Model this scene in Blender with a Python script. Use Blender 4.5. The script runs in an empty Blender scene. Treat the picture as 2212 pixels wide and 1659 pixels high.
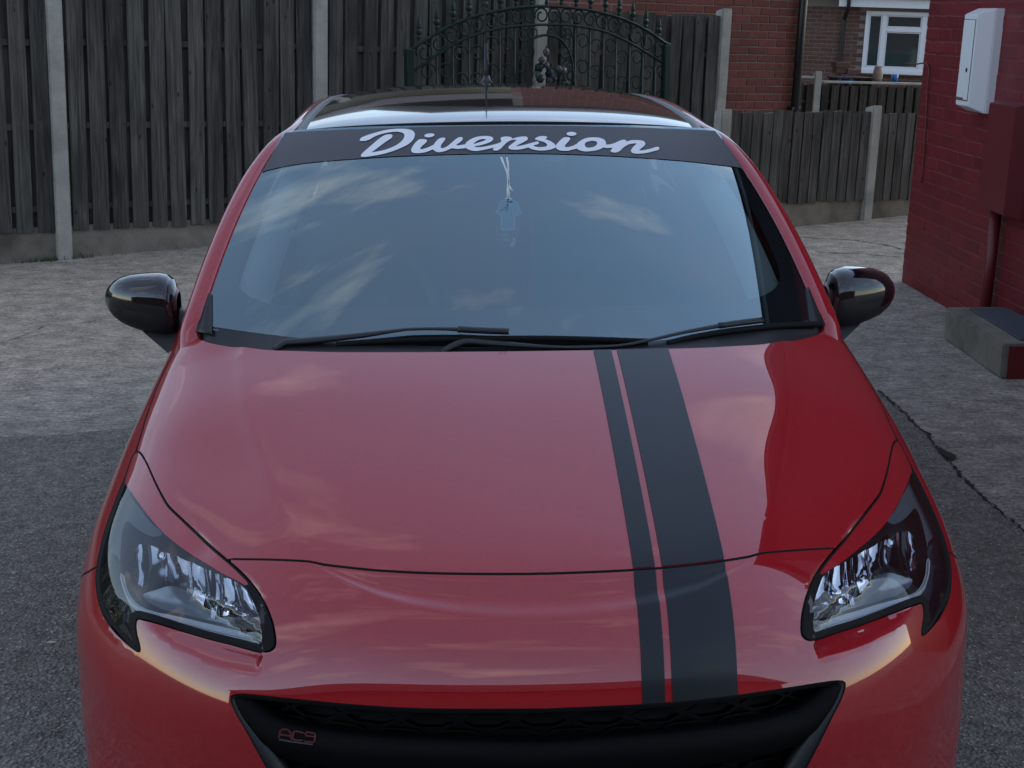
import bpy, bmesh, math, random
import numpy as np
from mathutils import Vector, Matrix
from mathutils.bvhtree import BVHTree
from mathutils.geometry import delaunay_2d_cdt
random.seed(7); RNG = np.random.default_rng(7)
SC = bpy.context.scene
COL = SC.collection

# ------------------------------------------------------------------ camera
W, H, FPX = 2212.0, 1659.0, 3102.56          # pixel grid used for reading the photograph
CAM = np.array([-0.1503, -2.0494, 1.6650])
YAW, PITCH, ROLL = math.radians(2.726), math.radians(14.542), math.radians(0.033)
def cam_axes():
    cy, sy, cp, sp = math.cos(YAW), math.sin(YAW), math.cos(PITCH), math.sin(PITCH)
    f = np.array([sy*cp, cy*cp, -sp]); r = np.array([cy, -sy, 0.0]); d = np.cross(f, r)
    c, s = math.cos(ROLL), math.sin(ROLL)
    return c*r + s*d, -s*r + c*d, f
AR, AD, AF = cam_axes()
cam_data = bpy.data.cameras.new('camera'); cam = bpy.data.objects.new('camera', cam_data); COL.objects.link(cam)
cam_data.sensor_width = 36.0; cam_data.lens = 36.0*FPX/W; cam_data.clip_start = 0.05; cam_data.clip_end = 2000
m = Matrix.Identity(4)
for i in range(3):
    m[i][0] = AR[i]; m[i][1] = -AD[i]; m[i][2] = -AF[i]; m[i][3] = CAM[i]
cam.matrix_world = m
SC.camera = cam

# ------------------------------------------------------------------ sky, sun, exposure
SUN_EL, SUN_AZ = math.radians(28), math.radians(62)     # evening sun hidden behind the painted house
world = bpy.data.worlds.new('World'); SC.world = world; world.use_nodes = True
wn, wl = world.node_tree.nodes, world.node_tree.links
wn.clear()
def wnode(t, **k):
    n = wn.new(t)
    for a, b in k.items(): setattr(n, a, b)
    return n
w_out = wnode('ShaderNodeOutputWorld'); w_bg = wnode('ShaderNodeBackground')
w_sky = wnode('ShaderNodeTexSky', sky_type='NISHITA')
w_sky.sun_disc = False; w_sky.sun_elevation = SUN_EL; w_sky.sun_rotation = SUN_AZ
w_sky.air_density = 1.15; w_sky.dust_density = 0.35; w_sky.ozone_density = 1.2
# broken cloud: noise on a flat layer overhead
w_geo = wnode('ShaderNodeTexCoord'); w_sep = wnode('ShaderNodeSeparateXYZ')
wl.new(w_geo.outputs['Generated'], w_sep.inputs[0])
w_zc = wnode('ShaderNodeMath', operation='MAXIMUM'); w_zc.inputs[1].default_value = 0.0
wl.new(w_sep.outputs['Z'], w_zc.inputs[0])
w_za = wnode('ShaderNodeMath', operation='ADD'); w_za.inputs[1].default_value = 0.16
wl.new(w_zc.outputs[0], w_za.inputs[0])
w_dx = wnode('ShaderNodeMath', operation='DIVIDE'); w_dy = wnode('ShaderNodeMath', operation='DIVIDE')
wl.new(w_sep.outputs['X'], w_dx.inputs[0]); wl.new(w_za.outputs[0], w_dx.inputs[1])
wl.new(w_sep.outputs['Y'], w_dy.inputs[0]); wl.new(w_za.outputs[0], w_dy.inputs[1])
w_cmb = wnode('ShaderNodeCombineXYZ')
wl.new(w_dx.outputs[0], w_cmb.inputs[0]); wl.new(w_dy.outputs[0], w_cmb.inputs[1])
w_map = wnode('ShaderNodeMapping'); w_map.inputs['Scale'].default_value = (1.3, 2.6, 1.0)
w_map.inputs['Location'].default_value = (3.45, 0.65, 0.0)
wl.new(w_cmb.outputs[0], w_map.inputs[0])
w_n1 = wnode('ShaderNodeTexNoise'); w_n1.inputs['Scale'].default_value = 1.15
w_n1.inputs['Detail'].default_value = 7; w_n1.inputs['Roughness'].default_value = 0.55; w_n1.inputs['Distortion'].default_value = 0.35
wl.new(w_map.outputs[0], w_n1.inputs['Vector'])
w_r1 = wnode('ShaderNodeValToRGB'); w_r1.color_ramp.elements[0].color = (.07, .07, .07, 1); w_r1.color_ramp.elements[0].position = 0.55; w_r1.color_ramp.elements[1].position = 0.92
wl.new(w_n1.outputs['Fac'], w_r1.inputs[0])
w_n2 = wnode('ShaderNodeTexNoise'); w_n2.inputs['Scale'].default_value = 2.6; w_n2.inputs['Detail'].default_value = 4
wl.new(w_map.outputs[0], w_n2.inputs['Vector'])
w_cc = wnode('ShaderNodeMixRGB'); w_cc.inputs[1].default_value = (5.5, 5.6, 6.2, 1); w_cc.inputs[2].default_value = (12.5, 9.4, 7.3, 1)
wl.new(w_n2.outputs['Fac'], w_cc.inputs[0])
w_mix = wnode('ShaderNodeMixRGB')
wl.new(w_r1.outputs[0], w_mix.inputs[0]); wl.new(w_sky.outputs[0], w_mix.inputs[1]); wl.new(w_cc.outputs[0], w_mix.inputs[2])
wl.new(w_mix.outputs[0], w_bg.inputs[0]); w_bg.inputs[1].default_value = 0.15
wl.new(w_bg.outputs[0], w_out.inputs[0])
sun_d = bpy.data.lights.new('sun', 'SUN'); sun = bpy.data.objects.new('sun', sun_d); COL.objects.link(sun)
sun_d.energy = 0.5; sun_d.angle = math.radians(12); sun_d.color = (1.0, 0.93, 0.85)
sd = Vector((math.sin(SUN_AZ)*math.cos(SUN_EL), math.cos(SUN_AZ)*math.cos(SUN_EL), math.sin(SUN_EL)))
sun.rotation_euler = (-sd).to_track_quat('-Z', 'Y').to_euler()
SC.view_settings.view_transform = 'Standard'; SC.view_settings.look = 'None'
SC.view_settings.exposure = 0.80; SC.view_settings.gamma = 1.0; SC.view_settings.use_curve_mapping = False
SC.render.resolution_x, SC.render.resolution_y = 1024, 768
SC.render.engine = 'CYCLES'

# ------------------------------------------------------------------ pixel <-> world
def ray(px, py):
    d = AR*((px - W/2)/FPX) + AD*((py - H/2)/FPX) + AF
    return d/np.linalg.norm(d)
def project(P):
    q = np.asarray(P, float) - CAM
    z = q@AF
    return np.stack([W/2 + FPX*(q@AR)/z, H/2 + FPX*(q@AD)/z], -1)
def ground_pt(px, py, z=0.0):
    d = ray(px, py); t = (z - CAM[2])/d[2]
    return CAM + t*d
def plane_pt(px, py, p0, n):
    d = ray(px, py); n = np.asarray(n, float)
    return CAM + d*(((np.asarray(p0) - CAM)@n)/(d@n))

# ------------------------------------------------------------------ materials
MATS = {}
class NT:
    def __init__(s, name):
        s.m = bpy.data.materials.new(name); s.m.use_nodes = True
        s.n, s.l = s.m.node_tree.nodes, s.m.node_tree.links
        s.b = s.n['Principled BSDF']; s.out = s.n['Material Output']
        MATS[name] = s.m
    def add(s, t, ins=None, **k):
        n = s.n.new(t)
        for a, b in k.items(): setattr(n, a, b)
        for a, b in (ins or {}).items(): s.put(n, a, b)
        return n
    def put(s, n, sock, v):
        i = n.inputs[sock]
        if isinstance(v, bpy.types.NodeSocket): s.l.new(v, i)
        elif isinstance(v, bpy.types.Node): s.l.new(v.outputs[0], i)
        else: i.default_value = (tuple(v) + (1,) if hasattr(v, '__len__') and len(v) == 3 and i.type == 'RGBA' else v)
    def set(s, **k):
        for a, b in k.items(): s.put(s.b, a.replace('_', ' '), b)
        return s
    def noise(s, scale, detail=4, rough=.55, vec=None, dist=0):
        n = s.add('ShaderNodeTexNoise', {'Scale': scale, 'Detail': detail, 'Roughness': rough, 'Distortion': dist})
        if vec is not None: s.put(n, 'Vector', vec)
        return n.outputs['Fac']
    def coord(s, kind='Object', scale=None, loc=None, rot=None):
        c = s.add('ShaderNodeTexCoord').outputs[kind]
        if scale is None and loc is None and rot is None: return c
        mp = s.add('ShaderNodeMapping'); s.l.new(c, mp.inputs[0])
        if scale is not None: mp.inputs['Scale'].default_value = scale
        if loc is not None: s.put(mp, 'Location', loc)
        if rot is not None: mp.inputs['Rotation'].default_value = rot
        return mp.outputs[0]
    def ramp(s, fac, stops):
        r = s.add('ShaderNodeValToRGB'); e = r.color_ramp.elements
        while len(e) < len(stops): e.new(.5)
        for i, (p, c) in enumerate(stops):
            e[i].position = p; e[i].color = (c, c, c, 1) if not hasattr(c, '__len__') else tuple(c) + (1,)
        s.l.new(fac, r.inputs[0]); return r.outputs[0]
    def mix(s, fac, a, b, mode='MIX'):
        n = s.add('ShaderNodeMixRGB', blend_type=mode)
        for i, v in enumerate((fac, a, b)): s.put(n, i, v)
        return n.outputs[0]
    def math(s, op, a, b=None, clamp=False):
        n = s.add('ShaderNodeMath', operation=op, use_clamp=clamp); s.put(n, 0, a)
        if b is not None: s.put(n, 1, b)
        return n.outputs[0]
    def bump(s, h, strength=.5, dist=.01):
        n = s.add('ShaderNodeBump', {'Height': h, 'Strength': strength, 'Distance': dist})
        s.put(s.b, 'Normal', n.outputs[0]); return s
def simple(name, col, rough=.5, metal=0, coat=0, spec=.5, coat_rough=.03):
    t = NT(name); t.set(Base_Color=col, Roughness=rough, Metallic=metal, Coat_Weight=coat, Coat_Roughness=coat_rough, Specular_IOR_Level=spec)
    return t

t = NT('red_paint')
fl = t.noise(90, 2, .5, t.coord())
t.set(Base_Color=t.mix(t.ramp(fl, [(.3, 0.0), (.7, 1.0)]), (.33, .0046, .010), (.37, .0060, .012)), Roughness=.38, Metallic=0.0, Coat_Weight=1.0, Coat_Roughness=.012, Coat_IOR=1.85, Specular_IOR_Level=.12)
dust = t.noise(900, 2, .6, t.coord())
t.put(t.b, 'Coat Roughness', t.ramp(dust, [(.55, .010), (.8, .05)]))
pe = t.noise(340, 2, .5, t.coord()); t.bump(pe, .02, .001)
simple('gloss_black', (.006, .006, .008), .08, 0, 1.0)
simple('roof_black', (.010, .010, .012), .12, 0, 1.0)
t = NT('black_plastic'); t.set(Base_Color=(.012, .013, .015), Roughness=.42); t.bump(t.noise(700, 2, .6, t.coord()), .15, .001)
t = NT('trim_grey'); t.set(Base_Color=(.045, .05, .055), Roughness=.38); t.bump(t.noise(500, 2, .6, t.coord()), .1, .001)
simple('grille_black', (.002, .002, .0025), .6, 0, 0, .12)
simple('rubber', (.003, .003, .0035), .6, 0, 0, .2)
simple('void_black', (.003, .003, .003), .8)
t = NT('stripe_vinyl'); t.set(Base_Color=(.006, .010, .014), Roughness=.40, Specular_IOR_Level=.3, Coat_Weight=.30, Coat_Roughness=.14)
t = NT('strip_vinyl'); t.set(Base_Color=(.040, .042, .049), Roughness=.42, Specular_IOR_Level=.65)
simple('white_vinyl', (.82, .83, .86), .4)
simple('chrome', (.80, .82, .86), .06, 1.0)
simple('lamp_grey', (.26, .29, .32), .30, .5)
simple('lamp_dark', (.03, .033, .037), .3, 0, .4)
simple('lamp_smoke', (.10, .11, .125), .22, .3)
simple('drl_white', (.55, .60, .63), .22, .1)
simple('badge_red', (.10, .009, .008), .45)
simple('interior_grey', (.07, .075, .08), .7)
simple('interior_light', (.22, .24, .25), .8); simple('pillar_light', (.75, .82, .80), .8)
simple('seat_cloth', (.10, .11, .12), .85)
simple('tyre', (.012, .012, .013), .8)
simple('alloy_dark', (.04, .04, .045), .3, .8)
def glassy(name, tint, ior, rough=0.0, extra=0.0, gcol=(1, 1, 1)):
    m_ = bpy.data.materials.new(name); m_.use_nodes = True; n, l = m_.node_tree.nodes, m_.node_tree.links; n.clear()
    o = n.new('ShaderNodeOutputMaterial'); mx = n.new('ShaderNodeMixShader'); tr = n.new('ShaderNodeBsdfTransparent'); gl = n.new('ShaderNodeBsdfGlossy')
    fr = n.new('ShaderNodeFresnel'); fr.inputs[0].default_value = ior
    tr.inputs[0].default_value = tuple(tint) + (1,); gl.inputs['Roughness'].default_value = rough; gl.inputs[0].default_value = tuple(gcol) + (1,)
    ad = n.new('ShaderNodeMath'); ad.operation = 'ADD'; ad.use_clamp = True; ad.inputs[1].default_value = extra
    l.new(fr.outputs[0], ad.inputs[0])
    l.new(ad.outputs[0], mx.inputs[0]); l.new(tr.outputs[0], mx.inputs[1]); l.new(gl.outputs[0], mx.inputs[2]); l.new(mx.outputs[0], o.inputs[0])
    MATS[name] = m_
glassy('windscreen_glass', (.84, .92, .92), 1.75, 0, .21, (.70, .94, 1.0))
glassy('side_glass', (.25, .30, .30), 1.6)
glassy('lens_clear', (.88, .91, .93), 1.45, 0, .03)

# ------------------------------------------------------------------ mesh helpers
def link(o, parent=None):
    COL.objects.link(o)
    if parent is not None: o.parent = parent
    return o
def mesh_obj(name, V, F, mat, parent=None, smooth=True, normals=None):
    me = bpy.data.meshes.new(name)
    me.from_pydata([tuple(map(float, v)) for v in V], [], [tuple(map(int, f)) for f in F])
    me.update()
    if mat: me.materials.append(MATS[mat] if isinstance(mat, str) else mat)
    if smooth: me.polygons.foreach_set('use_smooth', [True]*len(me.polygons))
    if normals is not None: me.normals_split_custom_set_from_vertices([tuple(map(float, n)) for n in normals])
    return link(bpy.data.objects.new(name, me), parent)
def bm_obj(name, bm, mat, parent=None, smooth=False):
    me = bpy.data.meshes.new(name); bm.to_mesh(me); bm.free()
    if mat: me.materials.append(MATS[mat] if isinstance(mat, str) else mat)
    if smooth: me.polygons.foreach_set('use_smooth', [True]*len(me.polygons))
    return link(bpy.data.objects.new(name, me), parent)
def empty(name, loc=(0, 0, 0), rot=(0, 0, 0)):
    e = bpy.data.objects.new(name, None); e.empty_display_size = .2
    e.location = loc; e.rotation_euler = rot; COL.objects.link(e); return e
def tag(o, label=None, cat=None, group=None, kind=None):
    for k, v in (('label', label), ('category', cat), ('group', group), ('kind', kind)):
        if v: o[k] = v
    return o
def grid_faces(nu, nv, wrap_v=False):
    F = []
    for i in range(nu - 1):
        for j in range(nv if wrap_v else nv - 1):
            k = (j + 1) % nv
            F.append((i*nv + j, i*nv + k, (i + 1)*nv + k, (i + 1)*nv + j))
    return F
def loft(rings, closed=True, caps=True):
    V = [p for r in rings for p in r]; nv = len(rings[0]); F = grid_faces(len(rings), nv, closed)
    if caps and closed:
        F.append(tuple(range(nv))[::-1]); b = (len(rings) - 1)*nv; F.append(tuple(range(b, b + nv)))
    return V, F
def box_vf(c, s, rz=0.0):
    cx, cy, cz = c; a, b, d = s[0]/2, s[1]/2, s[2]/2; co, si = math.cos(rz), math.sin(rz); V = []
    for z in (-d, d):
        for x, y in ((-a, -b), (a, -b), (a, b), (-a, b)): V.append((cx + x*co - y*si, cy + x*si + y*co, cz + z))
    return V, [(3, 2, 1, 0), (4, 5, 6, 7), (0, 1, 5, 4), (1, 2, 6, 5), (2, 3, 7, 6), (3, 0, 4, 7)]
def join_vf(parts):
    V, F = [], []
    for v, f in parts:
        b = len(V); V += list(v); F += [tuple(i + b for i in g) for g in f]
    return V, F
def tube_vf(path, rad, n=8, caps=True, flat=None):
    """swept tube; rad scalar or per-point; flat=(a,b) squashes the section"""
    P = np.asarray(path, float); N = len(P)
    T = np.gradient(P, axis=0); T /= np.linalg.norm(T, axis=1)[:, None] + 1e-12
    up = np.array([0, 0, 1.0]) if abs(T[0][2]) < .9 else np.array([0, 1.0, 0])
    rings = []; a = np.cross(up, T[0]); a /= np.linalg.norm(a)
    for i in range(N):
        a = a - T[i]*(a@T[i]); a /= np.linalg.norm(a) + 1e-12; b = np.cross(T[i], a)
        r = rad[i] if hasattr(rad, '__len__') else rad
        fa, fb = flat or (1, 1)
        rings.append([P[i] + r*(fa*math.cos(q)*a + fb*math.sin(q)*b) for q in np.linspace(0, 2*math.pi, n, endpoint=False)])
    return loft(rings, True, caps)
def catmull(pts, n=8, closed=False):
    P = np.asarray(pts, float); out = []
    N = len(P)
    for i in range(N if closed else N - 1):
        if closed: p0, p1, p2, p3 = P[(i-1) % N], P[i], P[(i+1) % N], P[(i+2) % N]
        else: p0, p1, p2, p3 = P[max(i-1, 0)], P[i], P[i+1], P[min(i+2, N-1)]
        for k in range(n):
            s = k/n
            out.append(.5*((2*p1) + (-p0 + p2)*s + (2*p0 - 5*p1 + 4*p2 - p3)*s*s + (-p0 + 3*p1 - 3*p2 + p3)*s**3))
    if not closed: out.append(P[-1])
    return np.array(out)
def resample(P, h, closed=False):
    P = np.asarray(P, float)
    if closed: P = np.vstack([P, P[:1]])
    L = np.concatenate([[0], np.cumsum(np.linalg.norm(np.diff(P, axis=0), axis=1))])
    n = max(2, int(math.ceil(L[-1]/h)) + 1)
    s = np.linspace(0, L[-1], n)
    Q = np.stack([np.interp(s, L, P[:, k]) for k in range(P.shape[1])], 1)
    return Q[:-1] if closed else Q
def inside(poly, pts):
    poly = np.asarray(poly); x, y = pts[:, 0], pts[:, 1]; c = np.zeros(len(pts), bool); j = len(poly) - 1
    for i in range(len(poly)):
        xi, yi = poly[i]; xj, yj = poly[j]
        if yi != yj:
            c ^= ((yi > y) != (yj > y)) & (x < (xj - xi)*(y - yi)/(yj - yi) + xi)
        j = i
    return c
def seg_dist(pts, line):
    """distance of points to a polyline, any dimension"""
    best = np.full(len(pts), 1e9)
    for a, b in zip(line[:-1], line[1:]):
        ab = b - a; q = np.clip(((pts - a)@ab)/(ab@ab + 1e-15), 0, 1)
        best = np.minimum(best, np.linalg.norm(pts - a - q[:, None]*ab, axis=1))
    return best
def cdt_fill(outers, holes, h, lines=()):
    """triangulate the union of outlines minus holes; returns 2-D points, triangles"""
    allp = [np.asarray(o) for o in outers] + [np.asarray(q) for q in holes]
    lo = np.min([p.min(0) for p in allp[:len(outers)]], 0); hi = np.max([p.max(0) for p in allp[:len(outers)]], 0)
    gx = np.arange(lo[0] + h*.5, hi[0], h); gy = np.arange(lo[1] + h*.5, hi[1], h)
    if len(gx) and len(gy):
        G = np.stack(np.meshgrid(gx, gy, indexing='ij'), -1).reshape(-1, 2)
        keep = np.zeros(len(G), bool)
        for o in outers: keep |= inside(o, G)
        for q in holes: keep &= ~inside(q, G)
        G = G[keep]
        for p in allp:
            if len(G): G = G[seg_dist(G, np.vstack([p, p[:1]])) > .45*h]
        lines = [np.array(l) for l in lines]
        for i, l in enumerate(lines):
            k = np.zeros(len(l), bool)
            for o in outers: k |= inside(o, l) & (seg_dist(l, np.vstack([o, o[:1]])) > .3*h)
            for q in holes: k &= ~inside(q, l)
            lines[i] = [r for r in np.split(l, np.where(~k)[0]) if len(r) > 2]
            lines[i] = [r[1:] if j else r for j, r in enumerate(np.split(l, np.where(~k)[0]))]
            lines[i] = [r for r in lines[i] if len(r) > 1]
            for r in lines[i]:
                if len(G): G = G[seg_dist(G, r) > .45*h]
        lines = [r for l in lines for r in l]
    else: G = np.zeros((0, 2))
    V, E = [], []
    for p in allp:
        b = len(V); n = len(p); V += [Vector((float(a), float(c))) for a, c in p]; E += [(b + i, b + (i + 1) % n) for i in range(n)]
    for p in lines:
        b = len(V); V += [Vector((float(a), float(c))) for a, c in p]; E += [(b + i, b + i + 1) for i in range(len(p) - 1)]
    V += [Vector((float(a), float(c))) for a, c in G]
    r = delaunay_2d_cdt(V, E, [], 0, 1e-7)
    P = np.array([(v.x, v.y) for v in r[0]]); T = np.array([f for f in r[2] if len(f) == 3])
    c = P[T].mean(1); keep = np.zeros(len(T), bool)
    for o in outers: keep |= inside(o, c)
    for q in holes: keep &= ~inside(q, c)
    T = T[keep]
    a = P[T]; ar = (a[:, 1, 0]-a[:, 0, 0])*(a[:, 2, 1]-a[:, 0, 1]) - (a[:, 2, 0]-a[:, 0, 0])*(a[:, 1, 1]-a[:, 0, 1])
    T = T[np.abs(ar) > 1e-12]; ar = ar[np.abs(ar) > 1e-12]
    T[ar < 0] = T[ar < 0][:, ::-1]
    used = np.unique(T); mp = -np.ones(len(P), int); mp[used] = np.arange(len(used))
    return P[used], mp[T]
def boundary_loops(T):
    e = {}
    for f in T:
        for i in range(len(f)):
            a, b = int(f[i]), int(f[(i+1) % len(f)]); e[(a, b)] = 1
    return [(a, b) for (a, b) in e if (b, a) not in e]
# ================================================================== THE CAR: body surface
# columns run from the centre line out to the wheel-arch side, rows from the bumper lip up over the bonnet and back
ROWS = [
 [(0,.050,.20),(.2,.060,.20),(.4,.10,.20),(.55,.16,.20),(.66,.23,.20),(.74,.31,.20),(.79,.38,.20),(.82,.45,.20),(.835,.52,.20)],
 [(0,.015,.36),(.2,.022,.36),(.4,.06,.365),(.55,.125,.37),(.66,.20,.37),(.74,.29,.37),(.80,.39,.36),(.835,.49,.33),(.85,.58,.22)],
 [(0,.000,.50),(.2,.008,.50),(.4,.05,.505),(.55,.115,.51),(.66,.195,.515),(.745,.29,.51),(.81,.42,.48),(.85,.55,.40),(.86,.64,.22)],
 [(0,.020,.60),(.2,.030,.60),(.4,.075,.605),(.54,.135,.61),(.655,.22,.61),(.745,.33,.60),(.812,.46,.57),(.855,.62,.46),(.862,.70,.22)],
 [(0,.065,.69),(.2,.075,.69),(.4,.125,.69),(.535,.20,.69),(.65,.285,.688),(.74,.40,.68),(.81,.55,.64),(.856,.69,.5),(.864,.76,.22)],
 [(0,.155,.768),(.2,.165,.767),(.4,.215,.762),(.53,.29,.752),(.64,.385,.745),(.73,.49,.735),(.805,.63,.69),(.853,.75,.53),(.866,.82,.22)],
 [(0,.28,.822),(.2,.29,.821),(.4,.33,.814),(.53,.39,.804),(.64,.475,.797),(.728,.575,.783),(.802,.70,.725),(.850,.81,.55),(.867,.88,.22)],
 [(0,.42,.869),(.2,.425,.868),(.4,.455,.859),(.53,.508,.85),(.64,.578,.842),(.725,.66,.826),(.796,.77,.765),(.846,.87,.58),(.868,.95,.22)],
 [(0,.56,.912),(.2,.563,.911),(.4,.585,.902),(.53,.62,.893),(.64,.678,.884),(.722,.748,.868),(.79,.84,.808),(.842,.94,.61),(.868,1.02,.22)],
 [(0,.70,.951),(.2,.70,.95),(.4,.715,.942),(.53,.74,.934),(.635,.787,.924),(.716,.848,.907),(.783,.925,.850),(.838,1.01,.64),(.867,1.09,.22)],
 [(0,.84,.985),(.2,.842,.985),(.4,.855,.978),(.53,.877,.97),(.63,.91,.961),(.709,.955,.944),(.776,1.02,.888),(.834,1.09,.67),(.866,1.16,.22)],
 [(0,.97,1.012),(.2,.972,1.011),(.4,.98,1.006),(.53,.992,1.0),(.625,1.015,.993),(.703,1.055,.976),(.771,1.11,.917),(.832,1.17,.69),(.864,1.23,.22)],
 [(0,1.12,1.035),(.2,1.12,1.035),(.4,1.125,1.03),(.53,1.13,1.025),(.62,1.145,1.018),(.70,1.175,1.0),(.772,1.22,.938),(.836,1.27,.71),(.862,1.32,.22)],
 [(0,1.35,1.05),(.2,1.35,1.05),(.4,1.355,1.046),(.53,1.36,1.04),(.62,1.37,1.033),(.70,1.39,1.016),(.776,1.42,.955),(.842,1.46,.73),(.862,1.50,.22)],
 [(0,1.70,1.06),(.2,1.70,1.06),(.4,1.70,1.056),(.53,1.70,1.05),(.62,1.70,1.043),(.702,1.71,1.026),(.780,1.73,.965),(.846,1.75,.74),(.862,1.77,.22)],
 [(0,2.15,1.07),(.2,2.15,1.07),(.4,2.15,1.066),(.53,2.15,1.06),(.62,2.15,1.053),(.702,2.15,1.036),(.782,2.15,.975),(.848,2.15,.75),(.862,2.15,.22)],
 [(0,2.65,1.09),(.2,2.65,1.09),(.4,2.65,1.086),(.53,2.65,1.08),(.62,2.65,1.073),(.70,2.65,1.056),(.782,2.65,.99),(.850,2.65,.76),(.862,2.65,.22)],
 [(0,3.15,1.11),(.2,3.15,1.11),(.4,3.15,1.106),(.53,3.15,1.10),(.61,3.15,1.093),(.69,3.15,1.075),(.772,3.15,1.005),(.848,3.15,.77),(.862,3.15,.22)],
 [(0,3.55,1.12),(.2,3.55,1.12),(.38,3.55,1.116),(.5,3.55,1.11),(.58,3.55,1.1),(.655,3.55,1.08),(.738,3.55,1.01),(.818,3.55,.77),(.84,3.55,.22)],
 [(0,3.85,1.12),(.18,3.85,1.12),(.34,3.85,1.116),(.44,3.84,1.11),(.52,3.83,1.1),(.59,3.82,1.08),(.665,3.81,1.01),(.745,3.80,.77),(.78,3.80,.25)],
]
R0 = np.array(ROWS, float)
WID = {5: [.004,.006,.008,.012,.014,.014,.012,.009,.004,0,0], 6: [.016,.018,.020,.028,.033,.034,.031,.026,.018,.010,.004], 7: [.018,.018,.017,.020,.024,.026,.024,.020,.014,.008,.003], 8: [.014,.014,.014,.014,.014,.014,.013,.012,.010,.006,.002]}
for c_, w_ in WID.items(): R0[:len(w_), c_, 0] += w_                # flare over the wheel arch
FULL = np.concatenate([(R0*[-1, 1, 1])[:, :0:-1], R0], 1)          # mirrored across the centre line
def nat_coefs(D):
    """uniform cubic B-spline coefficients interpolating along axis 0 (natural ends)"""
    n = D.shape[0]; A = np.zeros((n + 2, n + 2)); B = np.zeros((n + 2,) + D.shape[1:])
    for i in range(n):
        A[i + 1, i:i + 3] = (1/6, 4/6, 1/6); B[i + 1] = D[i]
    A[0, :3] = (1, -2, 1); A[-1, -3:] = (1, -2, 1)
    return np.linalg.solve(A, B.reshape(n + 2, -1)).reshape(B.shape)
# a little fairing along the rows before fitting
CO = nat_coefs(FULL); CO = np.swapaxes(nat_coefs(np.swapaxes(CO, 0, 1)), 0, 1)
NU, NV = R0.shape[0] - 1, R0.shape[1] - 1
def bas(f): return np.stack([(1-f)**3/6, (3*f**3-6*f*f+4)/6, (-3*f**3+3*f*f+3*f+1)/6, f**3/6], -1)
def base_eval(u, v):
    u = np.clip(np.asarray(u, float), 0, NU); v = np.clip(np.asarray(v, float), -NV, NV) + NV
    iu = np.minimum(u.astype(int), NU - 1); iv = np.minimum(v.astype(int), 2*NV - 1)
    bu, bv = bas(u - iu), bas(v - iv); out = np.zeros(u.shape + (3,))
    for a in range(4):
        for b in range(4): out += (bu[..., a]*bv[..., b])[..., None]*CO[iu + a, iv + b]
    return out
def sstep(x, a=0.0, b=1.0):
    x = np.clip((x - a)/(b - a), 0, 1); return x*x*(3 - 2*x)
SU, SV = .125, .110                                                 # metres per row / column for the cutting plane
DISP = {}                                                           # filled by the feature lines below
def base_normal(u, v, e=.02):
    a = base_eval(u + e, v) - base_eval(u - e, v); b = base_eval(u, v + e) - base_eval(u, v - e)
    n = np.cross(b, a); return n/(np.linalg.norm(n, axis=-1)[..., None] + 1e-12)
def disp(u, v, P):
    d = np.zeros(len(P)); v = np.abs(v); P = np.abs(P)*[1, 0, 1] + P*[0, 1, 0]
    if 'crease' in DISP:
        yc, xc = DISP['crease']; e = np.maximum(P[:, 0] - np.interp(P[:, 1], yc, xc), 0)
        w = .06; fade = sstep(P[:, 1], .20, .52)*(1 - sstep(P[:, 1], .93, 1.06))*(1 - sstep(v, 5.0, 5.9))
        d -= .0070*(e/w)*np.exp(1 - e/w)*fade
    if 'shut' in DISP:
        a, b = DISP['shut'], DISP['smile']; m_ = (u > 3.2) & (u < 5.8) & (v < 4.3)
        if m_.any():
            q = P[m_]; da, db = seg_dist(q, a), seg_dist(q, b); wd = np.minimum(1, (da + db)/.06)
            vm = v[m_]; um = u[m_]
            us = np.interp(vm, *DISP['shut_uv']); ul = np.interp(vm, *DISP['smile_uv'])
            tt = np.clip((us - um)/np.maximum(us - ul, 1e-3), 0, 1)
            ins = (vm < DISP['smile_uv'][0][-1]) & (us > ul)
            d[m_] -= np.where(ins, 0.0095*np.sin(math.pi*tt**1.2)**1.7*wd, 0)
    if 'lamp' in DISP:
        UV = np.stack([u*SU, v*SV], -1); S, L = DISP['scoop'], DISP['lamp_low']
        box = (u > 1.5) & (u < 8.5) & (v > 2.4) & (v < 7.5)
        if box.any():
            q, uvq = P[box], UV[box]; inS = inside(DISP['scoop_poly'], uvq); inL = inside(DISP['lamp'], uvq)
            dS, dL = seg_dist(q, S), seg_dist(q, L)
            r0 = dS/(dS + dL + 1e-9); r = .7*r0 + .3*sstep(r0); he = np.minimum(.030, .75*(dS + dL))
            ends = sstep(np.linalg.norm(q - L[0], axis=1), .015, .11)*sstep(np.linalg.norm(q - L[-1], axis=1), .01, .10)
            led = np.where(inS & ~inL, -he*r, 0)
            hi_ = np.minimum(.030, .75*np.maximum(dS - dL, 0)); lam = np.where(inL, -hi_*np.exp(-(dL/.085)**2), 0)
            d[box] += (led + lam)*ends
    return d
def surf(uv):
    u, v = uv[:, 0], uv[:, 1]; P = base_eval(u, v); n = base_normal(u, v)
    return P + n*disp(u, v, P)[:, None]
def surf_n(uv, e=.03):
    du, dv = np.array([e, 0]), np.array([0, e])
    a = surf(uv + du) - surf(uv - du); b = surf(uv + dv) - surf(uv - dv)
    n = np.cross(b, a); return n/(np.linalg.norm(n, axis=1)[:, None] + 1e-12)
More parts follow.
